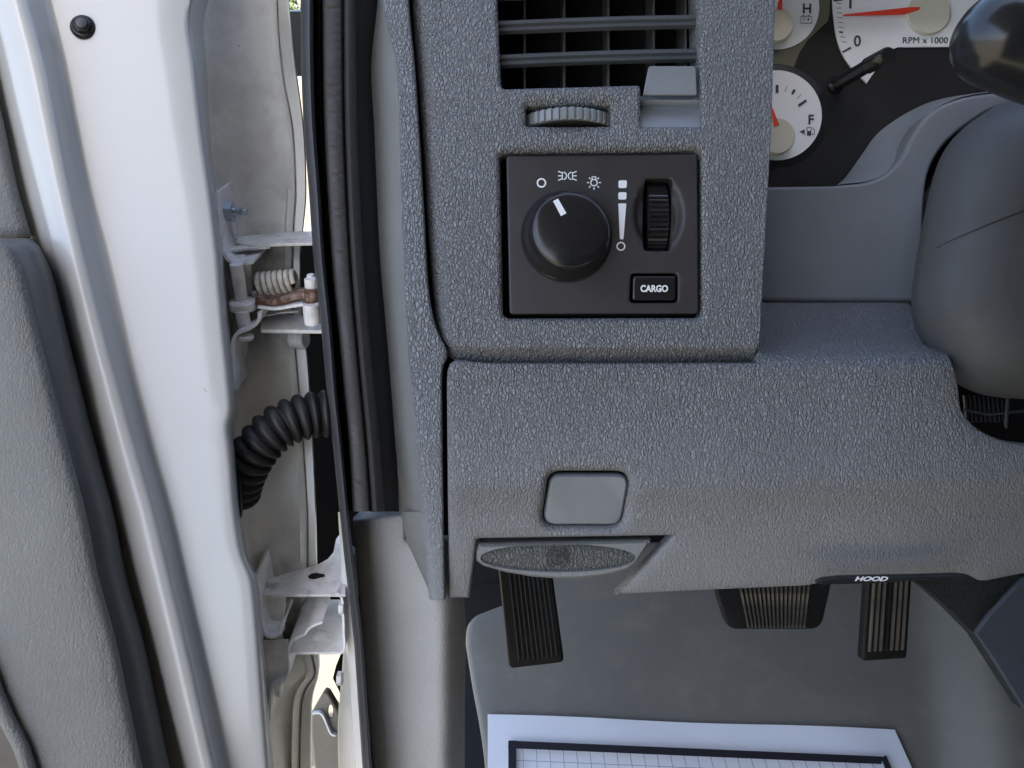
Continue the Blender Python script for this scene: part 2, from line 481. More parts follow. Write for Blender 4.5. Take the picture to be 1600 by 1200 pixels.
def carpet():
    m = mat('carpet', (.03, .034, .03), .95); b = m.node_tree.nodes['Principled BSDF']; v = coords(m)
    n = noise(m, v, 500, 4, .8); LK(m, ramp(m, n.outputs[0], [(.35, (.012, .014, .013)), (.7, (.06, .066, .058))]), b.inputs['Base Color'])
    LK(m, bump(m, n.outputs[0], 1, .002), b.inputs['Normal']); return m
CARPET = carpet()

# ------------------------------------------------------------------ the setting
def box(bm, lo, hi):
    x0, y0, z0 = lo; x1, y1, z1 = hi
    prism(bm, [Vector((x0, y0, z0)), Vector((x1, y0, z0)), Vector((x1, y1, z0)), Vector((x0, y1, z0))], Vector((0, 0, z1 - z0)))
bm = bmesh.new(); s = 200
bm.faces.new([bm.verts.new(p) for p in ((-s, -s, 0), (s, -s, 0), (s, s, 0), (-s, s, 0))])
tag(link_mesh('ground', bm, GROUND, smooth=0), None, None, kind='structure')

CC, SS = math.cos(PITCH), math.sin(PITCH)
def DFLOOR(px, py):
    q = (600 - py) / F
    return (-.80 - .35 * .66) / ((-SS + q * CC) - .35 * (CC + q * SS))
def fl(px, py, lift=0): return PT(px, py, DFLOOR(px, py) - lift)
def DFL(px, py):
    # right side rises over the transmission hump, left side curls at the sill
    t = max(0, (px - 1420 - (py - 900) * .12) / 130); t = min(1, t)
    return DFLOOR(px, py) - .05 * t * t * (3 - 2 * t)
fo = spline([(727, 1010), (729, 985), (738, 971), (760, 961), (795, 948)], 4) + [Vector((800, 850)), Vector((1750, 850)), Vector((1750, 1420)), Vector((775, 1420))] + spline([(760, 1240), (756, 1190), (749, 1140), (738, 1080)], 4)
tag(panel('floor', fo, DFL, [(4, .03), (0, .008), (3, .002), (9, 0)], FLOOR, None, grid=22, step=15, wn=False, smooth=60), None, None, kind='structure')

# truck cab around the driver's place: roof, firewall, cowl (they shade the footwell)
tb = thing('truck_cab', 'white pickup cab shell, top and walls unseen, around the dashboard with painted hinge pillar', 'truck cab', Vector((.3, .9, .7)))
bm = bmesh.new(); box(bm, (-.37, -1.1, 2.02), (1.35, .47, 2.07)); link_mesh('unseen_roof', bm, mat('headliner', (.25, .25, .24), .9), tb, bevel=.01)  # out of view, edges set to keep direct sun off the interior
bm = bmesh.new(); box(bm, (-.21, -.4, .58), (1.5, 1.17, .62)); link_mesh('subfloor', bm, BLACK, tb)
bm = bmesh.new(); box(bm, (-.21, 1.12, .55), (1.5, 1.17, 1.52)); link_mesh('firewall', bm, BLKPL, tb)
bm = bmesh.new(); box(bm, (-.19, .74, 1.48), (1.5, 1.3, 1.53)); link_mesh('cowl', bm, BLKPL, tb)
bm = bmesh.new(); box(bm, (-.05, -.62, .75), (.62, -.45, 1.72)); box(bm, (.12, -.6, 1.74), (.42, -.48, 1.96)); link_mesh('unseen_seat_back', bm, SEALR, tb, bevel=.04)  # out of view, added to darken the knob reflection and cut frontal light
bm = bmesh.new(); box(bm, (1.35, -1.1, .6), (1.4, 1.17, 2.02)); link_mesh('unseen_side_wall', bm, SEALR, tb)  # out of view, added to block light from the passenger side
bm = bmesh.new(); box(bm, (-.15, -1.15, .6), (1.35, -1.1, 2.02)); link_mesh('unseen_rear_wall', bm, SEALR, tb)  # out of view, added to cut the flat fill from behind

# ------------------------------------------------------------------ dashboard
dash = thing('dashboard', 'grey leather grained plastic dashboard left end with knee panel and side cap', 'dashboard', PT(950, 935, .54))
bez_out = spline([(636, -120), (639, 0), (648, 110), (657, 230), (664, 350), (671, 440)], 6)[:-1]
bez_out += rpoly([(671, 440), (682, 570, 80), (860, 570)], 18)[1:-1] + [Vector((860, 570))]
bez_out += [Vector((1100, 569))] + rpoly([(1100, 569), (1193, 567, 8), (1198, 530)], 6)[1:-1]
bez_out += [Vector(p) for p in ((1199, 530), (1206, 400), (1217, 200), (1223, 0), (1225, -120))]
vent_h = rpoly([(774, -75, 8), (1091, -75, 8), (1097, 196, 9), (1002, 196, 5), (1002, 131, 7), (783, 137, 9)])
slot_h = rpoly([(822, 163, 5), (955, 163, 5), (955, 195, 5), (822, 195, 5)])
sw_h = rpoly([(781, 237, 13), (1097, 234, 13), (1098, 496, 13), (786, 497, 13)])
bprof = [(4, .06), (0, .022), (0, .0185), (1.2, .0165), (3, .0150), (24, .0014), (26, .0004), (28, .00005), (31, 0)]
hprof = [(7, 0), (4, .0004), (1.5, .0015), (0, .004), (0, .03)]
sprof = [(14, 0), (9, .0006), (4, .0016), (1, .003), (0, .005), (0, .02)]
def DB(x, y): return .50 + .004 * ((x - 930) / 260) ** 2
def bez_shape(O, P, t):
    out = []
    for o, p in zip(O, P):
        if o.x > 1100 and t > 0:
            k = max(0, min(1, (o.x - 1182) / 10)); out.append(Vector((o.x - .45 * t * k, min(o.y, 569.5 - t))))
        else: out.append(p)
    return out
panel('switch_bezel', bez_out, DB, bprof, GRAIN, dash, shape=bez_shape,
      holes=[(vent_h, hprof), (slot_h, sprof), (sw_h, [(10, 0), (6, .0005), (2.5, .0018), (0, .0042), (0, .016)])], grid=26)

def DL(x, y):
    d = .5035
    if y > 745:
        t = min(1, (y - 745) / 60); d += .011 * (t * t * (3 - 2 * t)) * .5 + max(0, y - 765) / 160 * .024
    y0 = 566 + 9 * max(0, min(1, (x - 1186) / 8))
    if y < y0 and x > 1120:
        t = (y0 - y); s = min(1, t / 22)
        d += (.5 * s * s * min(t, 22) if t < 22 else (t - 11)) / 90 * .088
    if x > 1380: d += ((x - 1380) / 220) ** 2 * .012
    return d
low = rpoly([(700, 562, 0), (706, 562, 0), (760, 571, 0), (1181, 571, 0)], 3)
low = [Vector((697, 600)), Vector((698, 580)), Vector((702, 568)), Vector((712, 561)), Vector((760, 566)), Vector((1184, 566)), Vector((1184, 540)), Vector((1150, 540)), Vector((1150, 470)), Vector((1418, 470))]
low += spline([(1424, 474), (1450, 505), (1482, 548), (1495, 580), (1500, 605), (1505, 640), (1522, 662), (1550, 680), (1600, 692), (1760, 700), (2000, 700), (2300, 700)], 5)
low += [Vector(p) for p in ((2300, 893), (1600, 898), (1545, 909), (1535, 909), (1525, 903), (1510, 898), (1285, 912), (1262, 917), (1100, 924), (962, 931))]
low += [Vector((1051, 838))] + rpoly([(1051, 838), (745, 843, 5), (734, 936)], 4)[1:-1] + rpoly([(745, 843), (734, 936, 3), (700, 936, 3), (697, 600)], 3)[1:-1]
lprof = [(1.5, .016), (0, .006), (.8, .0028), (2.5, .0008), (5, 0)]
cov_h = rpoly([(858, 737, 22), (988, 737, 22), (972, 823, 22), (845, 823, 22)])
panel('knee_panel', low, DL, lprof, GRAIN, dash, holes=[(cov_h, [(13, 0), (8, .0008), (3, .0032), (0, .006), (0, .014)])], grid=13, step=9, wn=False, smooth=60)
panel('blank_cover', rpoly([(861, 740.5, 19), (986, 740.5, 19), (970, 821, 19), (847, 821, 19)]), lambda x, y: DL(x, y) + .004, [(0, .01), (0, .004), (2, .001), (5, 0)], SMOOTH, dash)

# side cap: grained face, bright edge and smooth side running back to the door seal
def colrow(y):
    a = interp([(-120, 583), (0, 580), (100, 571), (200, 574), (400, 583), (550, 594), (700, 605), (845, 611), (940, 660)], y)
    b = interp([(-120, 590), (0, 588), (100, 577), (200, 583), (400, 592), (550, 606), (700, 618), (845, 633), (937, 668)], y)
    c = interp([(-120, 598), (0, 602), (100, 622), (200, 628), (400, 634), (550, 642), (700, 656), (845, 667), (937, 675)], y)
    d = interp([(-120, 636), (0, 639), (110, 649), (230, 657), (350, 664), (440, 669), (490, 676), (520, 685), (543, 697), (556, 700), (572, 693), (600, 691), (850, 694), (940, 696)], y)
    zf = .507 if y < 700 else .507 + (y - 700) / 240 * .018
    R = [(a - 25, zf + .05), (a, zf + .034), (b - 1, zf + .030), (b + 2, zf + .026), ((b + c) / 2, zf + .014), (c - 4, zf + .0035), (c - 1.5, zf + .0012), (c + 2, zf), (c + 8, zf - .0006)]
    for k in (1, 2, 3): R.append((c + 8 + (d - 5 - c - 8) * k / 3, zf - .0006))
    R += [(d - 2.5, zf - .0001), (d - .8, zf + .0012), (d, zf + .004), (d - 1, zf + .03)]
    return R
ys = [-120 + 10 * k for k in range(106)] + [936]
ys = sorted(set([y for y in ys if y <= 930])) + [934, 936]
G = [[PT(x, y, d) for x, d in colrow(y)] for y in ys]
last = [PT(x, 937, d + .02) for x, d in colrow(936)]
G.append(last)
cap = gridmesh('side_cap', [r[5:] for r in G], GRAIN_CAP, dash, smooth=60)
gridmesh('side_cap_return', [r[:6] for r, y in zip(G, ys) if y <= 800], CAPSIDE, dash, smooth=60)
# lowest part of the return tapers with the cap
G2 = []
for y in (800, 815, 830, 846, 860, 880, 900, 920, 936):
    r = colrow(y); c = r[5][0]
    left = interp([(800, 628), (846, 635), (860, 642), (880, 651), (900, 660), (920, 669), (936, 675)], y)
    G2.append([PT(left + (c - left) * k / 3, y, r[5][1] + .013 * (1 - k / 3)) for k in range(4)])
gridmesh('side_cap_tip', G2, CAPSIDE, dash)
# dark carrier behind the joints
bm = bmesh.new()
prism(bm, [PT(x, y, .58) for x, y in ((625, -120), (1100, -120), (1100, 570), (1150, 600), (1180, 832), (745, 832), (740, 900), (690, 900))], FW * .004)
carrier = link_mesh('carrier', bm, BLACK, dash)
# dash top running forward under the windscreen
bm = bmesh.new()
prism(bm, [PT(586, -120, .505), PT(1215, -120, .505), PT(1215, -120, .505) + WY * .3, PT(586, -120, .545) + WY * .3], UP * .02)
prism(bm, [PT(1215, -190, .56), PT(2400, -190, .56), PT(2400, -190, .56) + WY * .25, PT(1215, -190, .56) + WY * .25], UP * .02)
link_mesh('dash_top', bm, GRAIN, dash, bevel=.004)

# ------------------------------------------------------------------ air vent
vent = thing('air_vent', 'dark rectangular air vent with grey louvers above the headlight switch', 'air vent', PT(935, 140, .53))
bm = bmesh.new()
def wallbox(bm, pts, D0, D1):
    A = [bm.verts.new(PT(x, y, D0)) for x, y in pts]; B = [bm.verts.new(PT(x, y, D0, D1 - D0)) for x, y in pts]
    for i in range(len(pts)): bm.faces.new((A[i - 1], A[i], B[i], B[i - 1]))
    bm.faces.new(B)
wallbox(bm, [(770, -76), (1100, -76), (1100, 150), (770, 150)], .522, .577)
link_mesh('housing', bm, BLACK, vent, smooth=0)
for k, (yl, yr) in enumerate(((-62, -72), (-12, -22), (41, 31), (94, 84))):
    def cross(px, y, nose=0):
        # louver section: rounded nose with a groove, body running back
        D = .512
        pr = [(-9, .004), (-9, .0006), (-6, -.0012), (-1, -.0014), (1.2, .0004), (3, .0004), (4.2, -.0006), (8, -.0006), (9.5, .0008), (9.8, .004)]
        pts = [PT(px, y + a, D, dz) for a, dz in pr]
        back = PT(px, y + 4, D) + (WY * .028)
        return pts + [back + UP * -.001, back + UP * .001]
    bm = bmesh.new(); A = []
    for i in range(9):
        t = i / 8; px = 776 + 318 * t; y = yl + (yr - yl) * t - 1.5 * math.sin(math.pi * t)
        A.append([bm.verts.new(p) for p in cross(px, y)])
    for a, b in zip(A, A[1:]):
        for i in range(len(a)): bm.faces.new((a[i - 1], a[i], b[i], b[i - 1]))
    bm.faces.new(A[0]); bm.faces.new(A[-1][::-1])
    link_mesh('louver', bm, LOUV, vent, smooth=30)
for px in (784, 820, 882, 951, 1022, 1072):
    bm = bmesh.new(); xx = px
    prism(bm, [PT(xx - 2, -74, .540), PT(xx + 2, -74, .540), PT(xx + 2, 148, .540), PT(xx - 2, 148, .540)], FW * .03)
    bm2 = None
    link_mesh('vane', bm, VANE, vent, bevel=.0005)
# closing tab on the right
bm = bmesh.new()
prism(bm, [PT(p.x, p.y, .5035) for p in rpoly([(1014, 103, 5), (1087, 103, 5), (1089, 148, 2), (1005, 148, 2)])], FW * .0025 )
tabm = link_mesh('closing_tab', bm, SMOOTH, vent, bevel=.0007, bseg=3)
bm = bmesh.new()
G = []
for y, d in ((150, .528), (152, .512), (156, .5095), (161, .5105), (166, .5135), (180, .510), (192, .5055), (200, .5035)):
    G.append([PT(x, y, d) for x in (999, 1003, 1006, 1030, 1060, 1088, 1094, 1100)])
gridmesh('tab_recess', G, SMOOTH, vent, smooth=50)
# thumbwheel
tw = thing('vent_thumbwheel', 'grey ribbed thumbwheel in a slot below the air vent', 'thumbwheel', PT(888, 190, .53))
bm = bmesh.new(); wallbox(bm, [(818, 159), (959, 159), (959, 199), (818, 199)], .5195, .545); link_mesh('slot', bm, BLACK, tw, smooth=0)
bm = bmesh.new()
ax = UP.copy()
nr = 40
def rib(i, k): return 1.0 if (i % 6) < 4 else .955
R0 = .0305; hh = .0043
lathe(bm, PT(886, 210, .5265) , ax, [(R0 * .9, 0), (R0 * .985, .0004), (R0, .0012), (R0, .0068), (R0 * .985, .0076), (R0 * .9, .0082)], nr * 6, rib)
link_mesh('ribbed_wheel', bm, SILV, tw, smooth=25)
bm = bmesh.new(); lathe(bm, PT(886, 210, .5265) - ax * .0008, ax, [(R0 * .93, 0), (R0 * .93, .0006)], 48); link_mesh('underside_shade', bm, BLACK, tw, smooth=0)  # black disc standing in for the shade below the wheel

# ------------------------------------------------------------------ headlight switch
DS = .5035
sw = thing('headlight_switch', 'black square headlight switch panel with round knob, dimmer wheel and cargo button', 'light switch', PT(942, 490, .51))
bm = bmesh.new(); wallbox(bm, [(776, 232), (1104, 232), (1104, 502), (776, 502)], .5125, .53); link_mesh('backing', bm, BLACK, sw, smooth=0)
plate = rpoly([(791, 243, 7), (1090, 240, 7), (1092, 490, 7), (796, 491, 7)])
wheel_h = rpoly([(1008, 279, 7), (1051, 279, 7), (1048, 392, 7), (1006, 392, 7)])
cargo_h = rpoly([(986, 427, 7), (1059, 427, 7), (1059, 473, 7), (984, 473, 7)])
def dish(x, y):
    d = 0
    for cx, hw in ((1029, 39),):
        u = (x - cx) / hw; v = (y - 336) / 58
        q = 1 - u * u - v * v
        if q > 0: d = .0042 * min(1, q * 3.2)
    return d
panel('faceplate', plate, DS, [(0, .009), (0, .0012), (.6, .0005), (1.5, .0001), (3, 0)], PLATE, sw,
      holes=[(wheel_h, [(2, 0), (.6, .0004), (0, .0012), (0, .012)]), (cargo_h, [(2, 0), (.6, .0004), (0, .0012), (0, .008)])], grid=4.5, step=4, wn=True, dzf=dish, smooth=50)
bm = bmesh.new(); wallbox(bm, [(1000, 275), (1056, 275), (1056, 478), (980, 478), (980, 420), (1000, 420)], .512, .524); 
# knob
kn0 = PT(886, 369, DS); kax = (-FW + RX * .05 + UP * .04).normalized()
bm = bmesh.new(); px = .5035 / F
def krib(i, k): return (1 if i % 2 else .985) if k in (2, 3, 4) else 1
lathe(bm, kn0, kax, [(71 * px, 0), (71 * px, .001), (68.5 * px, .0022), (66 * px, .006), (64 * px, .010), (61 * px, .0135), (58.5 * px, .0158), (56.5 * px, .0168), (54 * px, .0173), (48 * px, .0180), (40 * px, .0186), (30 * px, .0192), (20 * px, .0196), (10 * px, .01985), (3 * px, .0199)], 120, krib)
knob = link_mesh('knob', bm, KNOB, sw, smooth=35)
bm = bmesh.new()
ax_, u_, v_ = frame(kax)
rt = RX - kax * RX.dot(kax); rt.normalize(); upv = kax.cross(rt).normalized() * (1 if kax.cross(rt).dot(UP) > 0 else -1)
a = math.radians(27); dr = upv * math.cos(a) - rt * math.sin(a); sd_ = upv * math.sin(a) + rt * math.cos(a)
c0 = kn0 + kax * .0191
prism(bm, [c0 + dr * 24 * px - sd_ * 4.6 * px, c0 + dr * 24 * px + sd_ * 4.6 * px, c0 - kax * .0014 + dr * 50 * px + sd_ * 4.2 * px, c0 - kax * .0014 + dr * 50 * px - sd_ * 4.2 * px], kax * .0007)
link_mesh('pointer', bm, MARK, knob, smooth=0)
bm = bmesh.new(); 
lathe(bm, kn0 - FW * .0002, kax, [(72.5 * px, -.001), (72.5 * px, .0004), (70 * px, .0004)], 60); link_mesh('knob_gap', bm, BLACK, sw, smooth=0)
# dimmer wheel
bm = bmesh.new()
R_ = 62 * px
def dr_(i, k): return 1.0 if i % 3 else .955
lathe(bm, PT(1013, 336, DS) + FW * (R_ * .93), RX, [(R_ * .93, 0), (R_, .0006), (R_, .0124), (R_ * .93, .013)], 144, dr_)
link_mesh('dimmer_wheel', bm, KNOB, sw, smooth=25)
# cargo button
bt = panel('cargo_button', rpoly([(989, 431, 5), (1056, 431, 5), (1056, 469, 5), (988, 469, 5)]), DS - .0008, [(0, .008), (0, .001), (1.2, .0003), (3, 0)], KNOB, sw)
text('lettering', 'CARGO', 1022, 451, DS - .0008, 11, MARK, bt, wd=43, bold=.035)
# symbols
bm = bmesh.new(); stroke(bm, circ(846, 286, 6.3), 2.4, DS, closed=True); link_mesh('off_symbol', bm, MARK, sw, smooth=0)
bm = bmesh.new()
for s_ in (-1, 1):
    c = 886.5
    if s_ < 0: pts = [(882, 269), (879, 269), (879, 281), (882, 281)] + [tuple(p) for p in circ(881, 275, 4.5, 8, -80, 80, ry=6)]
    stroke(bm, [(c + s_ * 5 + s_ * -0.5, 269.5), (c + s_ * 8, 269.5), (c + s_ * 8, 280.5), (c + s_ * 4.5, 280.5), (c + s_ * 2, 278), (c + s_ * 1.2, 275), (c + s_ * 2, 272)], 1.7, DS, closed=True)
    for dy, e in ((-6, -2), (0, 0), (6, 2)): stroke(bm, [(c + s_ * 9, 275 + dy * .8), (c + s_ * 14.5, 275 + dy + e * .5)], 1.7, DS)
link_mesh('parking_light_symbol', bm, MARK, sw, smooth=0)
bm = bmesh.new(); stroke(bm, circ(928, 285.5, 5), 1.8, DS, closed=True)
for k in range(8):
    if k == 2: continue
    a = math.radians(45 * k); stroke(bm, [(928 + 7.6 * math.cos(a), 285.5 - 7.6 * math.sin(a)), (928 + 11 * math.cos(a), 285.5 - 11 * math.sin(a))], 1.8, DS)
stroke(bm, [(925, 281), (925, 276.5), (931, 276.5), (931, 281)], 1.8, DS)
link_mesh('headlight_symbol', bm, MARK, sw, smooth=0)
bm = bmesh.new()
decal(bm, rpoly([(966.5, 282, 3), (979.5, 282, 3), (979, 294, 3), (966, 294, 3)], 4), DS)
decal(bm, rpoly([(966, 300.5, 3), (979, 300.5, 3), (978.5, 312, 3), (966, 312, 3)], 4), DS)
decal(bm, rpoly([(966, 318, 1.5), (978.5, 318, 1.5), (974, 374, 1.5), (968.5, 374, 1.5)], 4), DS)
stroke(bm, circ(970, 385, 6), 2, DS, closed=True)
link_mesh('brightness_scale', bm, MARK, sw, smooth=0)

# ------------------------------------------------------------------ parking brake release handle
br = thing('parking_brake_release', 'grey curved parking brake pull handle with dark oval insert marked P', 'brake handle', PT(870, 905, .535))
DH = .521
ho = rpoly([(747, 848, 6), (1021, 842, 3), (1000, 875, 10), (985, 889, 10)], 5)
ho = [Vector(p) for p in ((748, 850), (1018, 843.5), (1019, 845), (1004, 868), (993, 884), (978, 893), (950, 900), (910, 905), (870, 906), (830, 903), (790, 896), (755, 886), (744, 878), (744, 862))]
hins = circ(873, 872, 121, 60, ry=21)
hd = panel('pull_handle', ho, DH, [(0, .03), (0, .004), (2, .0015), (5, 0)], CAPSIDE, br, holes=[(hins, [(1.5, 0), (.5, .0006), (0, .002), (-2, .004)])], step=8)
def DI(x, y): return DH + .0020 - .0016 * max(0, 1 - ((x - 873) / 121) ** 2 - ((y - 872) / 21) ** 2)
panel('oval_insert', circ(873, 872, 121.5, 60, ry=21.5), DI, [(0, .004), (0, .0003), (1, 0)], OVAL, br, grid=7, step=6, wn=False)
EMB = mat('emblem_dark', (.02, .021, .022), .5)
bm = bmesh.new()
stroke(bm, circ(871, 870, 11, 24), 2.2, DI, lift=.0018, closed=True)
stroke(bm, circ(871, 870, 17, 16, 118, 242), 2.2, DI, lift=.0018); stroke(bm, circ(871, 870, 17, 16, -62, 62), 2.2, DI, lift=.0018)
link_mesh('parking_symbol_rings', bm, EMB, br, smooth=0)
text('parking_letter', 'P', 871.5, 870, DH, 12, EMB, br, bold=.02, lift=.0016)

# ------------------------------------------------------------------ hood release
hr = thing('hood_release', 'black slim hood release lever lettered HOOD under the knee panel', 'hood release', PT(1350, 915, .52))
ho = [Vector(p) for p in ((1276, 911), (1290, 904), (1320, 901), (1430, 899), (1505, 897), (1505, 906), (1425, 908), (1400, 911), (1320, 914), (1285, 914))]
hb = panel('lever', ho, .510, [(2, .008), (0, .002), (1, .0006), (2.5, 0)], BLKPL, hr, step=8)
text('lettering', 'HOOD', 1361, 904, .510, 7.2, MARK, hb, wd=52, bold=.03, shear=.35)

# ------------------------------------------------------------------ instrument cluster
DC = .64
cl = thing('instrument_cluster', 'instrument cluster with white gauge faces and red needles beside the bezel', 'gauge cluster', PT(1380, 290, .66))
bm = bmesh.new(); prism(bm, [PT(x, y, DC) for x, y in ((1120, -170), (2400, -170), (2400, 310), (1120, 310))], FW * .01)
link_mesh('mask', bm, LENSB, cl)
bm = bmesh.new(); decal(bm, [(1150, -100), (1298, -100), (1296, 20), (1293, 34), (1262, 62), (1248, 84), (1240, 105), (1150, 110)], DC, .0006, 0); link_mesh('tinted_strip', bm, LENSO, cl, smooth=0)
# round tubes of the two small gauges
def gauge(name, cx, cy, r, hub, hr_, needle, lab):
    bm = bmesh.new(); decal(bm, circ(cx, cy, r, 64), DC, .0015, .0015); g = link_mesh(name, bm, FACE, cl, smooth=0)
    bm = bmesh.new(); k = DC / F
    lathe(bm, PT(hub[0], hub[1], DC - .0085, .0085), -FW, [(hr_ * k, 0), (hr_ * k, .0075), (hr_ * k * .95, .0085)], 48); link_mesh('needle_hub', bm, HUB, g, smooth=40)
    bm = bmesh.new()
    P0, P1, wd = needle
    a = Vector(P0); b = Vector(P1); n = (b - a).normalized(); n = Vector((-n.y, n.x)) * wd / 2
    decal(bm, [a - n, a + n, b + n * .15, b - n * .15], DC - .0093, 0, .0012); link_mesh('needle', bm, NEEDLE, g, smooth=0)
    g['label'] = lab
    return g
tg = gauge('temperature_gauge', 1213, 12, 66, (1213, 37), 27, ((1218, 14), (1224, -30), 8), 'round gauge marked H above a battery symbol')
text('letter', 'H', 1259.5, 15, DC, 15, INK, tg, bold=.02, lift=.002)
bm = bmesh.new()
stroke(bm, [(1249.5, 28), (1267, 28), (1267, 38), (1249.5, 38)], 1.2, DC, .002, closed=True)
for q in (((1252, 26), (1256, 26)), ((1260, 26), (1264, 26)), ((1252.5, 32), (1256.5, 32)), ((1259.5, 32), (1263.5, 32)), ((1261.5, 30), (1261.5, 34))): stroke(bm, q, 1.2, DC, .002)
link_mesh('battery_symbol', bm, INK, tg, smooth=0)
fg = gauge('fuel_gauge', 1213, 181, 70, (1214.5, 212), 28, ((1214, 196), (1203, 160), 8), 'round fuel gauge marked F with a pump symbol')
text('letter', 'F', 1266, 188, DC, 15, INK, fg, bold=.02, lift=.002)
bm = bmesh.new()
decal(bm, [(1248, 207), (1256, 203), (1256, 211)], DC, .002, 0)
decal(bm, [(1259.5, 206), (1266, 206), (1266, 213), (1259.5, 213)], DC, .002, 0)
stroke(bm, [(1259.5, 200.5), (1266, 200.5), (1266, 206)], 1.2, DC, .002); stroke(bm, [(1259.5, 206), (1259.5, 200.5)], 1.2, DC, .002)
stroke(bm, [(1267, 209), (1269, 212), (1271, 211), (1271, 204), (1268, 200)], 1.1, DC, .002)
link_mesh('pump_symbol', bm, INK, fg, smooth=0)
bm = bmesh.new()
for a, r0, r1, w_ in ((90, 42, 55, 4.5), (74, 46, 55, .9), (60, 47, 55, 4), (47, 46, 55, .9), (34, 40, 55, 4.2)):
    ca, sa = math.cos(math.radians(a)), math.sin(math.radians(a)); cx, cy = 1213, 190
    stroke(bm, [(cx + ca * r0, cy - sa * r0 - 1), (cx + ca * r1, cy - sa * r1 - 1)], w_, DC, .002)
link_mesh('tick_marks', bm, INK, fg, smooth=0)
bm = bmesh.new()
lathe(bm, PT(1213, 181, DC), -FW, [(81 * DC / F, 0), (81 * DC / F, .003), (79.5 * DC / F, .0035)], 72); 
rg = link_mesh('gauge_ring', bm, LENSB, cl, smooth=40); rg.location = rg.location - (-FW) * .0026
# tachometer
bm = bmesh.new()
tach = spline([(1310, -65), (1302, -30), (1300, 5), (1302, 30), (1306, 58), (1315, 85), (1330, 108), (1353, 131)], 5) + [Vector(p) for p in ((1366, 112), (1378, 92), (1390, 79), (1402, 74.5), (1592, 73), (1603, 40), (1606, 0), (1598, -45), (1578, -85), (1545, -115), (1500, -136), (1450, -142), (1400, -134), (1355, -112), (1326, -88))]
decal(bm, tach, DC, .0015, .0015); tc = link_mesh('tachometer', bm, FACE, cl, smooth=0); tc['label'] = 'large dial marked RPM x1000'
k = DC / F; bm = bmesh.new(); lathe(bm, PT(1452, 19, DC - .0055, .0055), -FW, [(33.5 * k, 0), (33.5 * k, .0045), (32 * k, .0055)], 56); link_mesh('needle_hub', bm, HUB, tc, smooth=40)
bm = bmesh.new(); decal(bm, [(1414, 22), (1437, 14.5), (1438, 11), (1422, 11), (1318, 22.6), (1318, 24.4)], DC - .0065, 0, .0012); link_mesh('needle', bm, NEEDLE, tc, smooth=0)
text('number', '1', 1327, 5, DC, 20, INK, tc, bold=.01, lift=.002); text('number', '0', 1338, 65.5, DC, 17, INK, tc, bold=.01, lift=.002)
text('lettering', 'RPM x 1000', 1444, 64.5, DC, 9.5, INK, tc, wd=70, lift=.002)
bm = bmesh.new()
for i in range(14):
    y = -30 + i * 7.4; x = interp([(-65, 1310), (-30, 1302), (5, 1300), (30, 1302), (58, 1306), (85, 1315), (108, 1330)], y)
    big = i == 11 or i == 4
    stroke(bm, [(x + 5, y), (x + 5 + (6 if big else 8), y + 2.4 * (y - 10) / 90)], 2.6 if big else .9, DC, .002)
stroke(bm, [(1301, 3), (1316, 1)], 3, DC, .002); stroke(bm, [(1315, 83), (1328, 76)], 3, DC, .002)
link_mesh('tick_marks', bm, INK, tc, smooth=0)
# trip stem
bm = bmesh.new()
a = PT(1306, 133, DC); b = PT(1357, 102, .60); c = PT(1389, 86, .575)
tube(bm, [a, a.lerp(b, .08), a.lerp(b, .5), b], lambda t: .0050 if t > .02 else .007, 20)
stem = link_mesh('trip_reset_stem', bm, KNOB, cl, smooth=45)
bm = bmesh.new(); tube(bm, [b - (c - b) * .05, b, b.lerp(c, .06), b.lerp(c, .95), c], lambda t: .0052 if t > .98 or t < .01 else .0060, 20); link_mesh('stem_cap', bm, KNOB, stem, smooth=45)
# trim around the column, with its curved visor lip
ct = [Vector(p) for p in ((1150, 291), (1300, 289))] + spline([(1322, 287), (1355, 283), (1385, 270), (1408, 245), (1425, 212), (1446, 182), (1475, 162), (1510, 150), (1560, 143), (1640, 140)], 5)
ct += spline([(1640, 160), (1560, 170), (1520, 190), (1480, 222), (1455, 262), (1446, 310), (1444, 380), (1442, 471)], 4) + [Vector((1150, 471))]
def DT(x, y): return .592
panel('cluster_surround', ct, DT, [(0, .03), (0, .0045), (1.5, .0018), (4, .0004), (7, 0)], CTRIM, cl, step=7)
lip_a = spline([(1322, 287), (1355, 283), (1385, 270), (1408, 245), (1425, 212), (1446, 182), (1475, 162), (1510, 150), (1560, 143), (1640, 140)], 6)
lip_b = spline([(1308, 289), (1322, 276), (1345, 244), (1368, 212), (1395, 190), (1425, 172), (1458, 158), (1500, 149), (1560, 142), (1640, 138)], 6)
G = []
for t in range(7):
    s_ = t / 6; row = []
    for p, q in zip(lip_a, lip_b):
        r = p.lerp(q, s_); d = .597 + (.638 - .597) * (s_ ** .8)
        row.append(PT(r.x, r.y, d))
    G.append(row)
gridmesh('visor_lip', G, SMOOTH, cl)

# ------------------------------------------------------------------ steering column
sc_ = thing('steering_column', 'dark grey rounded steering column shroud with thin seam right of the cluster', 'steering column', PT(1560, 620, .5))
co = spline([(1640, 120), (1590, 148), (1545, 172), (1500, 205), (1470, 245), (1452, 300), (1438, 370), (1428, 430), (1424, 475), (1432, 515), (1450, 552), (1480, 588), (1520, 612), (1570, 622), (1640, 624), (1850, 624), (2010, 618), (2090, 560), (2115, 400), (2090, 240), (2010, 150), (1850, 112), (1730, 108)], 5, closed=True)
DCO = .53
panel('shroud', co, DCO, [(95, .08), (40, .03), (16, .012), (0, 0), (3, -.008), (9, -.017), (20, -.026), (34, -.032), (52, -.037), (74, -.040), (90, -.041)], COLM, sc_, step=10, smooth=60)
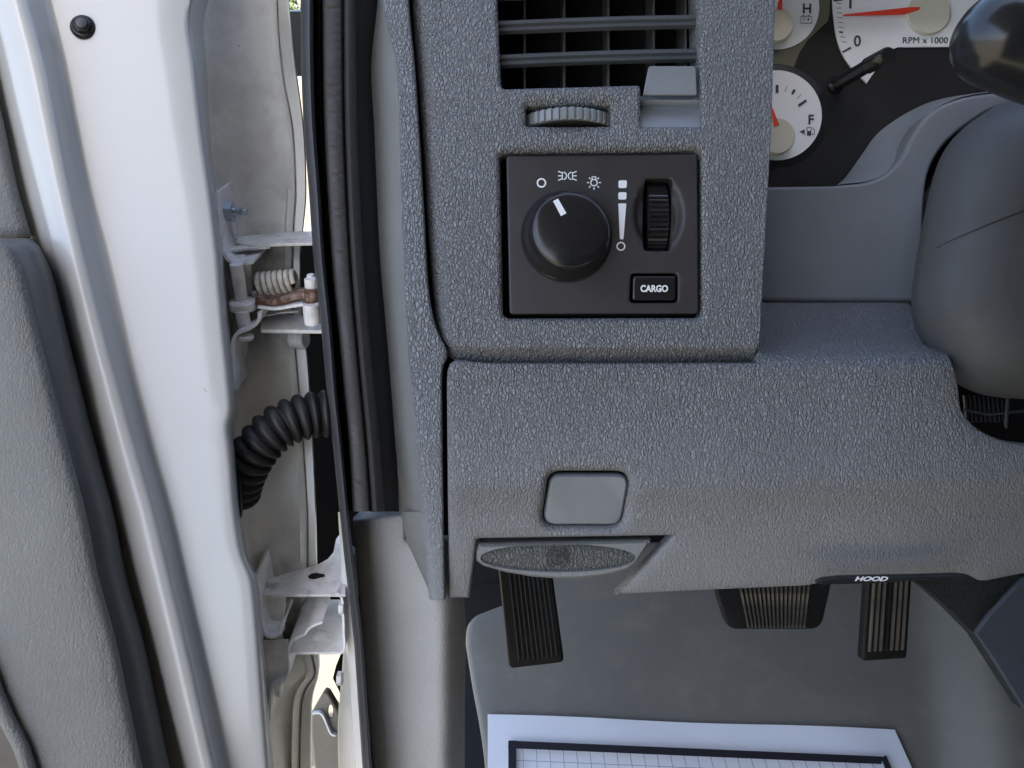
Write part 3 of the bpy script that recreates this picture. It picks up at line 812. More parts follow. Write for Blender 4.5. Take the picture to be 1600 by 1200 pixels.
# upper shroud seam as a narrow dark groove strip standing on the surface
bm = bmesh.new()
sp = spline([(1462, 388), (1490, 374), (1530, 357), (1570, 341), (1620, 322)], 6)
def shroudD(x, y):
    e = min((Vector((x, y)) - p).length for p in co)
    return interp([(0, 0), (3, -.008), (9, -.017), (20, -.026), (34, -.032), (52, -.037), (74, -.040), (90, -.041), (400, -.041)], e)
L = []; 
for i, p in enumerate(sp):
    w2 = .4 + .9 * i / len(sp)
    t = (sp[min(i + 1, len(sp) - 1)] - sp[max(i - 1, 0)]).normalized(); n = Vector((-t.y, t.x)) * w2
    # scale so that the strip appears there from the shroud's own depth
    dz = -.03
    for _ in range(6): dz = shroudD(800 + (p.x - 800) * (DCO + dz) / DCO, 600 + (p.y - 600) * (DCO + dz) / DCO)
    L.append((bm.verts.new(PT(p.x + n.x, p.y + n.y, DCO + dz - .0010)), bm.verts.new(PT(p.x - n.x, p.y - n.y, DCO + dz - .0010))))
for a, b in zip(L, L[1:]): bm.faces.new((a[0], b[0], b[1], a[1]))
link_mesh('seam', bm, BLACK, sc_, smooth=0)
bm = bmesh.new(); prism(bm, [PT(x, y, .60) for x, y in ((1440, 310), (1500, 222), (1580, 172), (1800, 150), (2200, 150), (2200, 720), (1500, 720), (1425, 480))], FW * .01); link_mesh('column_core', bm, BLACK, sc_)
bm = bmesh.new(); tube(bm, [PT(1575, 620, .56), PT(1572, 668, .545)], .0011, 8); tube(bm, [PT(1505, 640, .57), PT(1545, 648, .565), PT(1600, 642, .57)], .001, 8); link_mesh('wire', bm, TRIMS, sc_)
bm = bmesh.new()
for k in range(9): tube(bm, [PT(1508 + k * 7, 618, .578), PT(1512 + k * 7, 660, .574)], .0018, 8)
link_mesh('loom', bm, BLKPL, sc_)

# turn signal lever
tl = thing('turn_signal_lever', 'glossy black turn signal lever with bulbous end at the top right', 'lever', PT(1620, 120, .44))
bm = bmesh.new()
k = .40 / F
o_ = PT(1497, 40, .40); ax = (RX * .93 - UP * .36 + FW * .12).normalized()
bulb = [(2, 0), (24, 2), (42, 9), (56, 20), (66, 36), (71, 54), (72, 75), (71, 100), (69, 140), (64, 190), (58, 240)]
lathe(bm, PT(1506, 36, .40), ax, [(r * k, h * k) for r, h in bulb], 56)
link_mesh('grip', bm, STALK, tl, smooth=60)

# ------------------------------------------------------------------ kick panel, console, carpet
kp = thing('kick_panel', 'light grey textured kick panel at the base of the door pillar', 'trim panel', PT(640, 1250, .62))
def kcrease(y): return interp([(800, 578), (1000, 589), (1200, 602), (1340, 613)], y)
def DK(x, y):
    c = kcrease(y); d = .541
    if x < c: d += (c - x) * .0003
    else: d += (x - c) * .00002
    if x > 684: d += ((x - 684) / 38) ** 2.2 * .035
    return d
ko = [Vector(p) for p in ((549, 813), (552, 808), (556, 810), (628, 802), (632, 804), (634, 812), (634, 842), (640, 848), (716, 850), (724, 1000), (722, 1200), (724, 1340), (592, 1340), (580, 1200), (563, 1000))]
panel('panel_skin', ko, DK, [(0, .03), (0, .006), (1.5, .0022), (4, .0004), (6, 0)], KICK, kp, grid=9, step=8, wn=False, smooth=50)

cs = thing('center_console', 'dark blue grey console side panel at the lower right corner', 'console', PT(1640, 1200, .9))
cp = [Vector(p) for p in ((1600, 903), (1570, 935), (1545, 962), (1524, 990), (1550, 1028), (1600, 1108), (1680, 1240), (1800, 1240), (1800, 880))]
panel('side_panel', cp, .86, [(2, .008), (0, .003), (3, 0)], CONSOLE, cs, step=20)
ca = thing('carpet_flap', 'dark fuzzy carpet wedge between floor covering and console', 'carpet', PT(1500, 980, 1.0))
cpp = [Vector(p) for p in ((1428, 880), (1425, 905), (1450, 923), (1480, 950), (1505, 975), (1525, 995), (1600, 1110), (1680, 1110), (1680, 880))]
panel('pile', cpp, .90, [(0, .02), (1, 0)], CARPET, ca, step=10, grid=30)

# ------------------------------------------------------------------ pedals
def pedal(name, label, cat, quad, D, ribs, ribmat, mat_=PEDAL, rad=8, th=.012, dustn=0, body=None, arm=None, rx=None):
    t = thing(name, label, cat, PT(*body, D))
    q = [Vector(p) for p in quad]       # tl tr br bl
    out = rpoly([(p.x, p.y, r) for p, r in zip(q, rad if isinstance(rad, (list, tuple)) else [rad] * 4)], 6)
    panel('pad', out, D, [(0, th), (0, .003), (1.5, .001), (4, 0)], mat_, t, step=10)
    u0, u1, v0, v1 = rx
    def B(u, v): return q[0].lerp(q[1], u).lerp(q[3].lerp(q[2], u), v)
    for k in range(ribs):
        u = u0 + (u1 - u0) * k / (ribs - 1); hw = (u1 - u0) / (ribs - 1) * .27
        bm = bmesh.new(); pts = []
        for s_, e in ((-1, -.9), (-.45, .0), (.45, .0), (1, -.9)): pts.append((s_, e))
        vs = []
        for v in (v0, v0 + .01, (v0 + v1) / 2, v1 - .01, v1):
            j = .0015 if v in (v0, v1) else 0
            vs.append([bm.verts.new(PT(*B(u + hw * s_, v), D) - FW * (.0032 if abs(s_) < .9 else -.0002) * (1 if not j else .4)) for s_, e in pts])
        for a_, b_ in zip(vs, vs[1:]):
            for i in range(3): bm.faces.new((a_[i], a_[i + 1], b_[i + 1], b_[i]))
        bm.faces.new(vs[0][::-1]); bm.faces.new(vs[-1])
        link_mesh('rib', bm, ribmat(k) if callable(ribmat) else ribmat, t, smooth=30)
    # arm running up behind the dash
    bm = bmesh.new(); a0 = PT(arm[0], arm[1], D, th * .8); prism(bm, [a0 - RX * .012, a0 + RX * .012, a0 + RX * .012 + FW * .006, a0 - RX * .012 + FW * .006], UP * .2 + FW * .03)
    link_mesh('arm', bm, BLKPL, t, bevel=.001)
    return t
DRIB = paint('dusty_rib', (.05, .048, .044), 1, .2, dcol=(.34, .28, .19), rough=.8, coat=0, sc=45)
RIB = plastic('rib_rubber', (.016, .017, .018), .36, .2)
pedal('parking_brake_pedal', 'black ribbed rubber parking brake pedal below the pull handle', 'pedal', ((776, 860), (858, 858), (882, 1036), (795, 1046)), .78, 9, RIB, rad=9, body=(835, 1046), arm=(820, 880), rx=(.2, .88, .03, .93))
pedal('brake_pedal', 'wide black brake pedal with close vertical ribs, middle pedal', 'pedal', ((1098, 860), (1312, 860), (1284, 984), (1138, 984)), .82, 16, DRIB, rad=[6, 6, 22, 22], body=(1210, 984), arm=(1200, 880), rx=(.22, .80, .1, .97))
pedal('accelerator_pedal', 'narrow black accelerator pedal with tan dust between its ribs', 'pedal', ((1360, 840), (1430, 840), (1418, 1030), (1347, 1034)), .84, 7, lambda k: RIB if k == 3 else paint('tan_rib', (.10, .086, .066), .9, .3, dcol=(.03, .028, .026), rough=.9, coat=0, sc=35), rad=6, body=(1385, 1034), arm=(1395, 860), rx=(.14, .86, .05, .92))

# ------------------------------------------------------------------ paper mat
pm = thing('paper_floor_mat', 'white paper floor mat with black border and fine grid', 'floor mat', fl(1080, 1250))
def prow(px, py):   # straight lines of the sheet lean with perspective
    return px
SL = lambda x: .45 * (x - 762) / 636
G = []
for j in range(24):
    t = j / 23; row = []
    for i in range(33):
        s_ = i / 32; x0 = 762 + 636 * s_; y0 = 1116 + 24 * s_ - 1.2 * math.sin(math.pi * 3 * s_); y = y0 + t * 170
        x = x0 + SL(x0) * (y - y0)
        lift = .0035 + .001 * (1 + math.sin(s_ * 9) * math.cos(t * 3))
        row.append(fl(x, y, lift))
    G.append(row)
gridmesh('sheet', G, PAPER, pm)
def PP(x0, y): # x0 along the top, y row
    s_ = (x0 - 762) / 636; yt = 1116 + 24 * s_
    return Vector((x0 + SL(x0) * (y - yt), y))
def pstroke(bm, pts, wd, lift):
    for a, b in zip(pts, pts[1:]):
        n_ = 16
        for k in range(n_):
            p, q = a.lerp(b, k / n_), a.lerp(b, (k + 1) / n_); t = (b - a).normalized(); n = Vector((-t.y, t.x)) * wd / 2
            bm.faces.new([bm.verts.new(fl(z.x, z.y, lift)) for z in (p + n, q + n, q - n, p - n)])
bm = bmesh.new()
pstroke(bm, [Vector((794, 1163)), Vector((1378, 1188))], 12, .0115)
pstroke(bm, [Vector((800.5, 1157)), Vector((800.5, 1270))], 12.5, .0113)
pstroke(bm, [PP(1362, 1182), PP(1362, 1280)], 9.5, .0113)
link_mesh('border', bm, PINK, pm, smooth=0)
bm = bmesh.new()
for k in range(28):
    x0 = 815 + k * 20.2
    pstroke(bm, [PP(x0, 1170 + 24 * (x0 - 806) / 570), PP(x0, 1260)], .9, .0105)
for k in range(5):
    pstroke(bm, [Vector((806, 1188 + k * 20)), Vector((1374, 1212 + k * 20))], .9, .0104)
link_mesh('grid_lines', bm, PLINE, pm, smooth=0)

# ------------------------------------------------------------------ door seal
sl = thing('door_seal', 'black rubber door seal with finely ribbed centre strip along the door opening', 'door seal', PT(560, 1100, .52))
def seal_left(y): return interp([(-100, 469), (0, 470), (100, 471), (200, 475), (300, 483), (400, 490), (520, 503), (620, 512), (700, 521), (800, 531), (850, 536), (920, 544), (1000, 553), (1100, 560), (1200, 567), (1300, 575)], y)
def rrow(y):
    L_ = seal_left(y); e = interp([(-100, 583), (0, 582), (100, 573), (200, 576), (400, 585), (550, 596), (700, 607), (810, 612)], y)
    rb0 = interp([(-100, 503), (0, 505), (200, 508), (400, 519), (550, 533), (700, 547), (810, 552)], y)
    rb1 = interp([(-100, 534), (0, 534), (200, 536), (400, 545), (550, 557), (700, 571), (810, 579)], y)
    return L_, rb0, rb1, e
ysr = [-100 + 3.2 * k for k in range(int(905 / 3.2))]
G1 = []; G2 = []; G3 = []
for y in [-100 + 12 * k for k in range(117)]:
    L_ = seal_left(y); w_ = interp([(-100, 20), (400, 17), (800, 14), (1300, 15)], y)
    G1.append([PT(x, y, d) for x, d in ((L_ + 3, .55), (L_ - .5, .515), (L_, .508), (L_ + 2, .5035), (L_ + w_ * .35, .501), (L_ + w_ * .7, .500), (L_ + w_ * .9, .5025), (L_ + w_, .508), (L_ + w_ - 1, .55))])
for i, y in enumerate(ysr):
    L_, a, b, e = rrow(y); w_ = interp([(-100, 20), (400, 17), (800, 14)], y)
    rd = .0012 * (abs((y / 13.5 + .12 * math.sin(y * .11)) % 1 - .5) * 2) ** 3
    rd2 = rd * (.6 + .4 * math.sin(y * 1.7))
    G2.append([PT(x, y, d) for x, d in ((a - 4, .530), (a - 1, .512), (a, .5075), (a + 2, .5060 ), (a + 5, .5052 + rd2), (a + (b - a) * .5, .5048 + rd), (b - 4, .5052 + rd2), (b - 1, .5064), (b, .509), (b + 2, .5105), (b + 5, .508), (b + 10, .5062), (b + 15, .5075), (b + 20, .512), (b + 23, .520))])
    G3.append([PT(x, y, d) for x, d in ((L_ + w_ - 3, .520), (L_ + w_ + 4, .524), (L_ + w_ + 7, .514), (L_ + w_ + 9, .5125), (L_ + w_ + 12, .515), (a + 1, .530), ((a + b) / 2, .532), (b + 14, .530), (b + 20, .522), (e, .527), (e + 12, .536))])
gridmesh('lip', G1, SEALG, sl, smooth=60)
gridmesh('ribbed_strip', G2, SEALR, sl, smooth=60)
gridmesh('base', G3, SEALB, sl, smooth=60)
# bare white pillar flange left of the lip, and the inner end
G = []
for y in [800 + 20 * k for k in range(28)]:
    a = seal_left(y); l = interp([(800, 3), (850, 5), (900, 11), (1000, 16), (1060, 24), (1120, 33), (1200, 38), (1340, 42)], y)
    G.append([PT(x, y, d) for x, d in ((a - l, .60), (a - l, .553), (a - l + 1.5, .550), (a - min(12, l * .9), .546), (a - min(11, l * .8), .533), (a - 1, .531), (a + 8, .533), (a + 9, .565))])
gridmesh('pillar_flange', G, paint('pillar_paint_sunlit', (.86, .87, .86), .1, .3), tb, smooth=50)  # brighter copy of the white paint, sunlight put into its colour
bm = bmesh.new(); prism(bm, [PT(x, y, .555) for x, y in ((500, -120), (583, -120), (600, 300), (640, 860), (600, 900), (590, 1320), (600, 1320), (680, 1320), (685, 900), (680, 850), (640, -120))], FW * .01)
bmesh.ops.triangulate(bm, faces=bm.faces); link_mesh('pillar_core', bm, BLACK, tb, smooth=0)
bm = bmesh.new(); prism(bm, [PT(x, y, .538) for x, y in ((583, -30), (596, -30), (594, 8), (589, 22), (584, 18))], FW * .004); link_mesh('pillar_trim_clip', bm, BEIGE, tb, bevel=.0005)

# ------------------------------------------------------------------ door
door = thing('truck_door', 'open white painted truck door with grey door card on its inside', 'door', PT(300, 1300, .55))
TR = [(-100, -36), (0, -12), (100, 12), (200, 35), (300, 60), (400, 86), (500, 110), (600, 136), (700, 161), (800, 187), (900, 213), (1000, 239), (1100, 265), (1200, 292), (1320, 324)]
TG1 = [(-100, 18), (0, 43), (100, 70), (200, 90), (300, 110), (400, 133), (500, 158), (600, 185), (700, 213), (800, 242), (900, 266), (1000, 290), (1100, 313), (1200, 336), (1320, 364)]
TG2 = [(-100, 48), (0, 70), (100, 94), (200, 113), (300, 134), (400, 160), (500, 183), (600, 206), (700, 232), (800, 260), (900, 283), (1000, 306), (1100, 329), (1200, 351), (1320, 378)]
TE = [(-100, 345), (-40, 318), (0, 305), (40, 300), (100, 308), (200, 319), (300, 333), (400, 345), (500, 353), (600, 363), (640, 366), (652, 364), (665, 360), (700, 364), (800, 372), (860, 381), (880, 388), (900, 397), (940, 403), (1000, 408), (1100, 415), (1200, 423), (1320, 434)]
TEDGE = [(-100, -60), (0, -42), (160, -8), (200, 4), (300, 28), (368, 52), (400, 70), (430, 83), (530, 108), (630, 133), (700, 151), (800, 178), (900, 198), (1000, 225), (1100, 246), (1200, 267), (1320, 296)]
TS = [(-100, 432), (0, 433), (60, 436), (130, 444), (200, 457), (300, 462), (350, 459), (400, 457), (500, 458), (600, 466), (700, 474), (800, 480), (900, 481), (1000, 482), (1035, 490), (1055, 492), (1075, 478), (1100, 471), (1200, 468), (1320, 468)]
TH = [(-100, 448), (0, 451), (100, 462), (200, 475), (300, 479), (350, 475), (400, 470), (480, 472), (560, 481), (600, 484), (700, 490), (800, 494), (900, 496), (1000, 497), (1035, 500), (1060, 497), (1080, 491), (1100, 488), (1200, 487), (1320, 487)]
Ga = []; Gb = []; Gc = []
ysd = [-100 + 10 * k for k in range(143)]
for y in ysd:
    r, g1, g2, e, te, s_, h = (interp(t, y) for t in (TR, TG1, TG2, TE, TEDGE, TS, TH))
    te -= 14
    row = [(te - 10, .475), (te, .464), (te + (r - te) * .5, .461), (r - 5, .456), (r - 2, .4525), (r, .4508), (r + 3, .4498), (r + (g1 - r) * .3, .4475), (r + (g1 - r) * .55, .4468), (r + (g1 - r) * .8, .4474), (g1 - 2, .4495), (g1 + 3, .4525), ((g1 + g2) / 2, .4585), (g2 - 3, .4640), (g2 + 3, .4662), (g2 + 12, .4668)]
    for k in (1, 2, 3, 4): row.append((g2 + 12 + (e - 14 - g2 - 12) * k / 4, .4668 + .003 * k / 4))
    top = max(0, min(1, (260 - y) / 260)); rr = 4 + 16 * top
    row += [(e - 8, .4705), (e - 3, .4735), (e, .479), (e + rr * .4, .490), (e + rr * .75, .508), (e + rr + 1, .526)]
    Ga.append([PT(x, y, d) for x, d in row])
    s0 = e + rr + 1
    wv = .0015 * math.sin(y * .013)
    bulge = interp([(-100, 0), (700, 0), (780, .004), (860, .004), (900, 0), (1050, 0), (1100, .006), (1320, .006)], y)
    rowb = [(e + rr * .5, .518), (s0, .528), (s0 + 4, .536), (s0 + 10, .541 + wv)]
    for k in (1, 2, 3): rowb.append((s0 + 10 + (s_ - 14 - s0 - 10) * k / 3, .542 + wv + .004 * k))
    rowb += [(s_ - 12, .554 - bulge), (s_ - 4, .555), (s_ - .8, .5565), (s_ + .4, .5650)]
    Gb.append([PT(x, y, d) for x, d in rowb])
    Gc.append([PT(x, y, d) for x, d in ((s_ - .9, .5660), (s_ + .7, .5565), (s_ + 2, .5545), (h - 2, .5545), (h, .5565), (h, .575))])
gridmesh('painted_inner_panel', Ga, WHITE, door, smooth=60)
gridmesh('hinge_face', Gb, DIRTY_SHADED, door, smooth=60)
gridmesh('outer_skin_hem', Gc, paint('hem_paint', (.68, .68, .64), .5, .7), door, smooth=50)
# door card
G = []
for y in [372 + 12 * k for k in range(80)]:
    e = interp(TEDGE, y); tp = max(0, (384 - y) / 12)
    if y < 385: e -= 4 * tp * tp
    G.append([PT(x, y + 0, d + .010 * tp * tp) for x, d in ((-560, .415), (e - 130, .413), (e - 90, .414), (e - 62, .4155), (e - 52, .4172), (e - 44, .4205))])
gridmesh('door_card', G, TRIMG, door, smooth=60)
G = []
for y in [372 + 12 * k for k in range(80)]:
    e = interp(TEDGE, y); tp = max(0, (384 - y) / 12)
    if y < 385: e -= 4 * tp * tp
    sh = max(.0, min(1, (y - 372) / 400)); w_ = 22 + 24 * sh
    G.append([PT(x, y + 0, d + .010 * tp * tp) for x, d in ((e - 44 - 2, .4203), (e - w_, .4245 ), (e - w_ * .62, .4288), (e - w_ * .52, .4300), (e - w_ * .42, .4318), (e - w_ * .36, .4345), (e - w_ * .1, .4440), (e - 1, .449), (e, .452), (e - 1, .475))])
gridmesh('door_card_edge', G, TRIMS, door, smooth=60)
G = []
for y in [-60 + 12 * k for k in range(35)] + [364, 367.5, 369]:
    e = interp([(-60, -60), (100, -14), (165, 0), (200, 8), (290, 27), (340, 41), (369, 50)], y); t_ = .006 if y > 368 else (.0015 if y > 366 else 0)
    G.append([PT(x, y + (60 - x) * .09 * (y > 300) * (y - 300) / 68, d + t_) for x, d in ((-560, .448), (e - 60, .447), (e - 22, .448), (e - 10, .4495), (e - 3, .452), (e, .456), (e, .475))])
gridmesh('upper_door_card', G, TRIMG, door, smooth=60)
bm = bmesh.new(); prism(bm, [PT(x, y, .458) for x, y in ((-555, 345), (36, 345), (42, 366), (46, 400), (-555, 400))], FW * .003); link_mesh('card_joint', bm, BLACK, door, smooth=0)
# lower left pocket rim
bm = bmesh.new(); tube(bm, [PT(x, y, .409) for x, y in spline([(-550, 990), (-250, 985), (-60, 1000), (-30, 1025), (-6, 1085), (14, 1130), (34, 1170), (52, 1230), (66, 1300)], 6)], .0035, 12); link_mesh('pocket_rim', bm, TRIMG, door)
bm = bmesh.new(); prism(bm, [PT(x, y, .411) for x, y in ((-550, 1000), (-250, 1000), (-40, 1040), (-8, 1100), (30, 1175), (50, 1300), (-550, 1300))], FW * .004); link_mesh('pocket', bm, plastic('pocket_brown', (.07, .062, .055), .6), door, smooth=0)
# black plug bolt
bm = bmesh.new(); k = .469 / F; p0 = PT(131, 43.5, .468)
axp = (-FW + RX * .25 + UP * .1).normalized()
lathe(bm, p0, axp, [(19.5 * k, 0), (19.5 * k, .001), (18 * k, .0022), (16 * k, .003)], 36)
lathe(bm, p0 + axp * .0028, axp, [(13.5 * k, 0), (13.5 * k, .0016), (12 * k, .0022)], 6)
bl = link_mesh('plug_bolt', bm, KNOB, door, smooth=30, bevel=.0003)
bm = bmesh.new(); lathe(bm, p0 + axp * .0048, axp, [(8 * k, 0), (8 * k, .001), (6 * k, .0014)], 28); link_mesh('bolt_tip', bm, LOUV, bl, smooth=30)

# ------------------------------------------------------------------ wiring boot
cb = thing('wiring_boot', 'black corrugated rubber wiring boot bridging door and pillar', 'cable boot', PT(370, 800, .52))
path = [PT(x, y, d) for x, y, d in ((372, 775, .525), (378, 748, .515), (392, 716, .508), (412, 688, .506), (438, 666, .508), (466, 654, .512), (492, 648, .516), (525, 645, .520))]
pp = spline(path, 24)
S_ = [0]
for a, b in zip(pp, pp[1:]): S_.append(S_[-1] + (b - a).length)
tot = S_[-1]
def brad(t):
    s_ = S_[min(len(S_) - 1, int(round(t * (len(S_) - 1))))]
    base = .0116 + .0014 * (s_ / tot); ph = s_ / .0072
    return base - .0020 + .0042 * abs(math.sin(math.pi * ph)) ** .7
bm = bmesh.new(); tube(bm, pp, brad, 40); link_mesh('corrugated_tube', bm, RUBBER, cb, smooth=70)
G = [[PT(x, y, d) for x, d in ((e0 - 6, .52), (e0, .498), (e1 - 3, .497), (e1, .503), (e1, .53))] for y, e0, e1 in ((682, 356, 362), (690, 356, 370), (700, 357, 374), (740, 359, 377), (780, 362, 379), (800, 364, 380), (808, 365, 378), (815, 366, 372))]
gridmesh('door_grommet', G, RUBBER, cb, smooth=60)

# ------------------------------------------------------------------ hinges
def pl(bm, poly, D, drop_px, n=WY):
    """world-level plate: outline given in px, projected onto the level plane through its first point (px,py at D)"""
    p0 = PT(poly[0][0], poly[0][1], D); z = p0.z; P3 = []
    for x, y in poly:
        ray = (PT(x, y, 1) - CAM); t = (z - CAM.z) / ray.z; P3.append(CAM + ray * t)
    prism(bm, P3, Vector((0, 0, -drop_px * D / F)))
uh = thing('door_hinge', 'upper white door hinge with rusty check link and coil spring', 'hinge', PT(420, 520, .53), group='hinges of the open truck door')
bm = bmesh.new(); path = [(338, 300), (339, 320), (341, 350), (345, 378), (349, 395), (355, 405), (364, 411), (380, 412), (396, 410)]
ribbon(bm, spline(path, 3), .513, 5.5, WY * .030); link_mesh('door_leaf', bm, HINGE, uh, bevel=.00035)
bm = bmesh.new(); path = [(405, 489), (405, 498), (398, 508), (386, 515), (373, 520), (365, 530), (363, 548), (364, 570), (366, 612)]
ribbon(bm, spline(path, 3), .513, 6, WY * .028); link_mesh('door_leaf', bm, HINGE, uh, bevel=.00035)
bm = bmesh.new()
pl(bm, [(398, 383), (360, 377), (358, 371), (366, 366), (395, 363), (440, 362), (540, 360), (540, 376), (487, 379), (420, 381)], .525, 5); link_mesh('body_leaf', bm, HINGE, uh, bevel=.00035)
bm = bmesh.new(); pl(bm, [(356, 391), (422, 385), (424, 380), (400, 381), (358, 385)], .52, 4); link_mesh('check_plate', bm, HINGE, uh, bevel=.0004)
bm = bmesh.new(); pl(bm, [(407, 515), (490, 516), (540, 516), (540, 496), (470, 492), (430, 492), (408, 498)], .525, 6); link_mesh('body_leaf', bm, HINGE, uh, bevel=.00035)
bm = bmesh.new(); pl(bm, [(400, 494), (430, 490), (432, 488), (466, 486), (466, 482), (440, 482), (402, 486)], .53, 3); link_mesh('spacer_plate', bm, HINGE, uh, bevel=.0004)
bm = bmesh.new()
k = .515 / F
def vc(bm, px, y0, y1, rp, D=.522, n=28):
    a = PT(px, y1, D); kk = D / F; b = a + WZ * ((y1 - y0) * kk / CC); cyl(bm, a, b, rp * kk, n)
vc(bm, 378, 416, 472, 10); link_mesh('hinge_pin', bm, HINGE, uh)
bm = bmesh.new(); vc(bm, 392, 412, 462, 7, .535); vc(bm, 381, 470, 484, 21); link_mesh('bushing', bm, HINGE, uh)
bm = bmesh.new(); vc(bm, 383, 486, 516, 10.5); vc(bm, 385, 524, 530, 12, .518); link_mesh('lower_pin', bm, HINGE, uh)
bm = bmesh.new(); a = PT(374, 404, .523); cyl(bm, a, a + WZ * .0022, 10 * k); a = PT(383, 375, .545); cyl(bm, a, a + WZ * .0015, 15 * k); link_mesh('pin_head', bm, HINGE, uh)
# coil spring
bm = bmesh.new(); a = PT(402, 449, .532); b = PT(462, 438, .530); ax, u, v = frame(b - a); pts = []
for i in range(7 * 16 + 1):
    t = i / (7 * 16); th = 2 * math.pi * i / 16; r = .0084 - .0022 * t
    pts.append(a.lerp(b, t) + (u * math.cos(th) + v * math.sin(th)) * r)
tube(bm, pts, .0017, 8); link_mesh('coil_spring', bm, paint('spring_paint', (.78, .76, .70), .8, 1, dcol=(.2, .1, .05), rough=.5, coat=.1, sc=90), uh, smooth=70)
bm = bmesh.new(); cyl(bm, PT(400, 447, .532), PT(458, 438, .530), .0050, 16); link_mesh('spring_core', bm, RUST, uh)
bm = bmesh.new()
ribbon(bm, spline([(398, 470), (420, 474), (445, 470), (462, 464), (480, 463)], 4), .518, 11, WY * .012); link_mesh('check_link', bm, RUST, uh, bevel=.001)
bm = bmesh.new(); ribbon(bm, spline([(402, 480), (430, 483), (455, 479), (476, 476)], 4), .517, 5, WY * .012); link_mesh('link_edge', bm, HINGE, uh, bevel=.00035)
bm = bmesh.new(); vc(bm, 489, 476, 506, 13, .52); vc(bm, 487, 436, 452, 10, .52); vc(bm, 486, 429, 436, 6, .52); link_mesh('roller_pin', bm, HINGE, uh)
bm = bmesh.new(); vc(bm, 488, 452, 470, 11, .52); vc(bm, 488, 470, 475, 14.5, .52); link_mesh('rusty_collar', bm, RUST, uh)
# nut and stud
bm = bmesh.new(); a = PT(346, 331, .525); cyl(bm, a, a + RX * .002, .0098, 32); nut = link_mesh('washer', bm, HINGE, uh)
bm = bmesh.new(); lathe(bm, a + RX * .002, RX, [(.0055, 0), (.0062, .0006), (.0062, .0052), (.0054, .006)], 6, phase=.5); nut = link_mesh('nut', bm, ZINC, uh, smooth=25)
bm = bmesh.new(); lathe(bm, a + RX * .008, RX, [(.0028, 0)] + [(.0030 if i % 2 else .0026, .0005 * (i + 1)) for i in range(10)] + [(.0018, .006), (.0017, .0085), (.0012, .009)], 20); link_mesh('stud', bm, ZINC, nut, smooth=20)
bm = bmesh.new(); a = PT(368, 577, .528); lathe(bm, a, RX, [(.0045, 0), (.0055, .0003), (.0055, .003), (.0045, .0036)], 6); link_mesh('rusty_bolt', bm, RUST, uh, smooth=25)
bm = bmesh.new(); cyl(bm, PT(456, 530, .548), PT(478, 530, .545), .0062, 28); link_mesh('bumper', bm, HINGE, uh)

lh = thing('door_hinge', 'lower bare white door hinge with broad riveted top plate', 'hinge', PT(470, 1100, .53), group='hinges of the open truck door')
bm = bmesh.new()
pl(bm, [(411, 929), (540, 929), (540, 833), (531, 834), (525, 842), (521, 862), (512, 873), (496, 882), (450, 895), (418, 904), (411, 912)], .523, 5)
pt = link_mesh('top_plate', bm, HINGE, lh, bevel=.00035)
bm = bmesh.new(); a = PT(428, 911, .545)
for q, r, h in (((428, 912), 11, .0012), ((428, 912), 8.5, .0028)):
    ray = PT(q[0], q[1], 1) - CAM; z = PT(411, 929, .523).z; c = CAM + ray * ((z - CAM.z) / ray.z); cyl(bm, c, c + WZ * h, r * .535 / F)
link_mesh('rivet', bm, HINGE, lh)
bm = bmesh.new()
def onlev(x, y, zz): ray = PT(x, y, 1) - CAM; return CAM + ray * ((zz - CAM.z) / ray.z)
z = PT(411, 929, .523).z + .0004
bm.faces.new([bm.verts.new(onlev(p[0], p[1], z)) for p in ((481, 900), (487, 896), (494, 895), (507, 897), (508, 901), (499, 903), (490, 905), (483, 904))]); link_mesh('plate_hole', bm, BLACK, lh, smooth=0)
bm = bmesh.new(); ribbon(bm, spline([(524, 928), (531, 931), (535, 940), (536, 960), (537, 990), (538, 1010), (534, 1020), (524, 1021), (490, 1021), (455, 1021)], 3), .523, 4, WY * .05); link_mesh('pillar_leaf', bm, HINGE, lh, bevel=.0003)
bm = bmesh.new(); ribbon(bm, spline([(397, 905), (401, 930), (406, 965), (410, 985), (416, 994), (428, 996), (438, 990)], 3), .516, 5, WY * .032); link_mesh('door_leaf', bm, HINGE, lh, bevel=.00035)
bm = bmesh.new(); prism(bm, [PT(x, y, .528) for x, y in ((405, 932), (446, 932), (444, 960), (445, 985), (438, 992), (418, 992), (412, 980))], FW * .002); link_mesh('web', bm, HINGE, lh, bevel=.0003)
bm = bmesh.new(); vc(bm, 436, 985, 1000, 7, .53); link_mesh('pin_end', bm, HINGE, lh)
bm = bmesh.new(); ribbon(bm, spline([(504, 973), (492, 977), (481, 984), (476, 992), (462, 998), (454, 1005), (450, 1020), (451, 1050), (444, 1064), (425, 1075), (422, 1095), (421, 1128)], 3), .520, 4, WY * .050)
link_mesh('stop_strip', bm, HINGE, lh, bevel=.0003)
bm = bmesh.new(); prism(bm, [PT(x, y, .524) for x, y in ((412, 1000), (450, 1000), (452, 1050), (444, 1064), (425, 1076), (420, 1100), (416, 1060))], FW * .002); link_mesh('stop_web', bm, HINGE, lh, bevel=.0003)
bm = bmesh.new(); a = PT(500, 1000, .538); lathe(bm, a, WZ, [(.0062, 0), (.0060, .002), (.0042, .005), (.002, .0062)], 28); link_mesh('detent', bm, HINGE, lh, smooth=60)
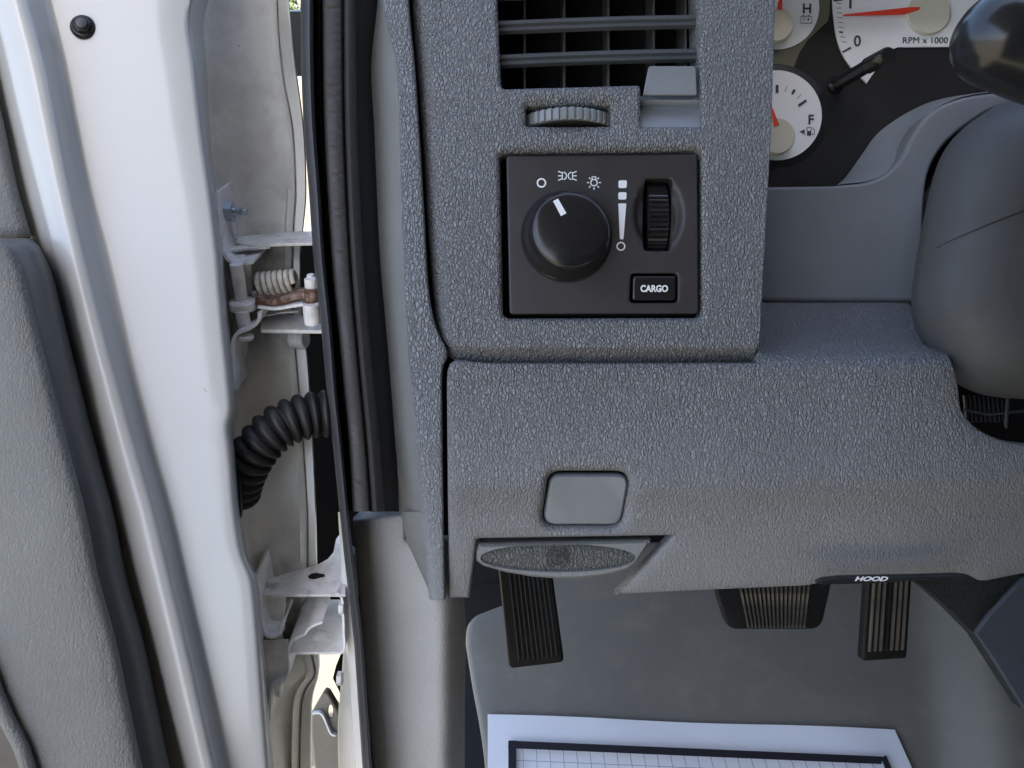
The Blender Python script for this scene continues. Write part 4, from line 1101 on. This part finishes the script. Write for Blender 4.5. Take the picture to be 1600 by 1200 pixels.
for x, y in ((530, 950), (527, 1060), (432, 1078)):
    bm = bmesh.new(); a = PT(x, y, .525); lathe(bm, a, RX, [(.004, 0), (.0046, .0003), (.0046, .003), (.004, .0035)], 6)
    link_mesh('bolt_head', bm, HINGE, lh, smooth=25)

# ------------------------------------------------------------------ fender inside seen through the gap
fd = thing('fender_liner', 'black wheel arch liner seen in the gap behind the door hinges', 'fender liner', PT(520, 960, .75))
FLAT = mat('liner_black', (.004, .004, .0045), .95, spec=.1)
panel('liner_sheet', [Vector(p) for p in ((445, 372), (600, 372), (620, 700), (620, 1320), (546, 1320), (541, 1150), (529, 1080), (519, 1060), (524, 1040), (532, 1020), (535, 985), (531, 962), (512, 948), (497, 928), (470, 900), (455, 800))], .72, [(0, .02), (1, 0)], FLAT, fd, step=10)
fb = thing('fender_bracket', 'small grey metal fender bracket with oval hole in the lower gap', 'bracket', PT(510, 1200, .7))
bo = rpoly([(487, 1112, 6), (505, 1080, 8), (512, 1083, 5), (528, 1110, 6), (548, 1200), (560, 1320), (500, 1320), (492, 1200), (487, 1150, 5)], 5)
panel('flange', bo, .66, [(0, .01), (0, .001), (2, 0)], BROWN, fb, holes=[(circ(516, 1112, 3.5, 20, ry=10), [(1, 0), (0, .002)])], step=8)
bm = bmesh.new(); ribbon(bm, spline([(488, 1116), (500, 1115), (507, 1125), (516, 1146), (524, 1150)], 4), .655, 2.5, FW * .01); link_mesh('flange_edge', bm, HINGE, fb)

# far hedge glimpsed past the door at the very top
hg = thing('hedge', 'dark green hedge far behind the truck, glimpsed at the top of the door gap', 'hedge', Vector((-8, 30, 0)))
GREEN = plastic('hedge_leaf', (.06, .09, .03), .7)
bm = bmesh.new()
for i in range(6000):
    c = Vector((random.uniform(-16, -5), random.uniform(29, 31), random.uniform(0, 2.4) * random.uniform(.6, 1))); a = Vector([random.uniform(-1, 1) for _ in range(3)]).normalized() * .12; b = Vector([random.uniform(-1, 1) for _ in range(3)]).normalized() * .12
    bm.faces.new([bm.verts.new(c + a), bm.verts.new(c + b), bm.verts.new(c - a)])
link_mesh('foliage', bm, GREEN, hg, smooth=0, recalc=False)
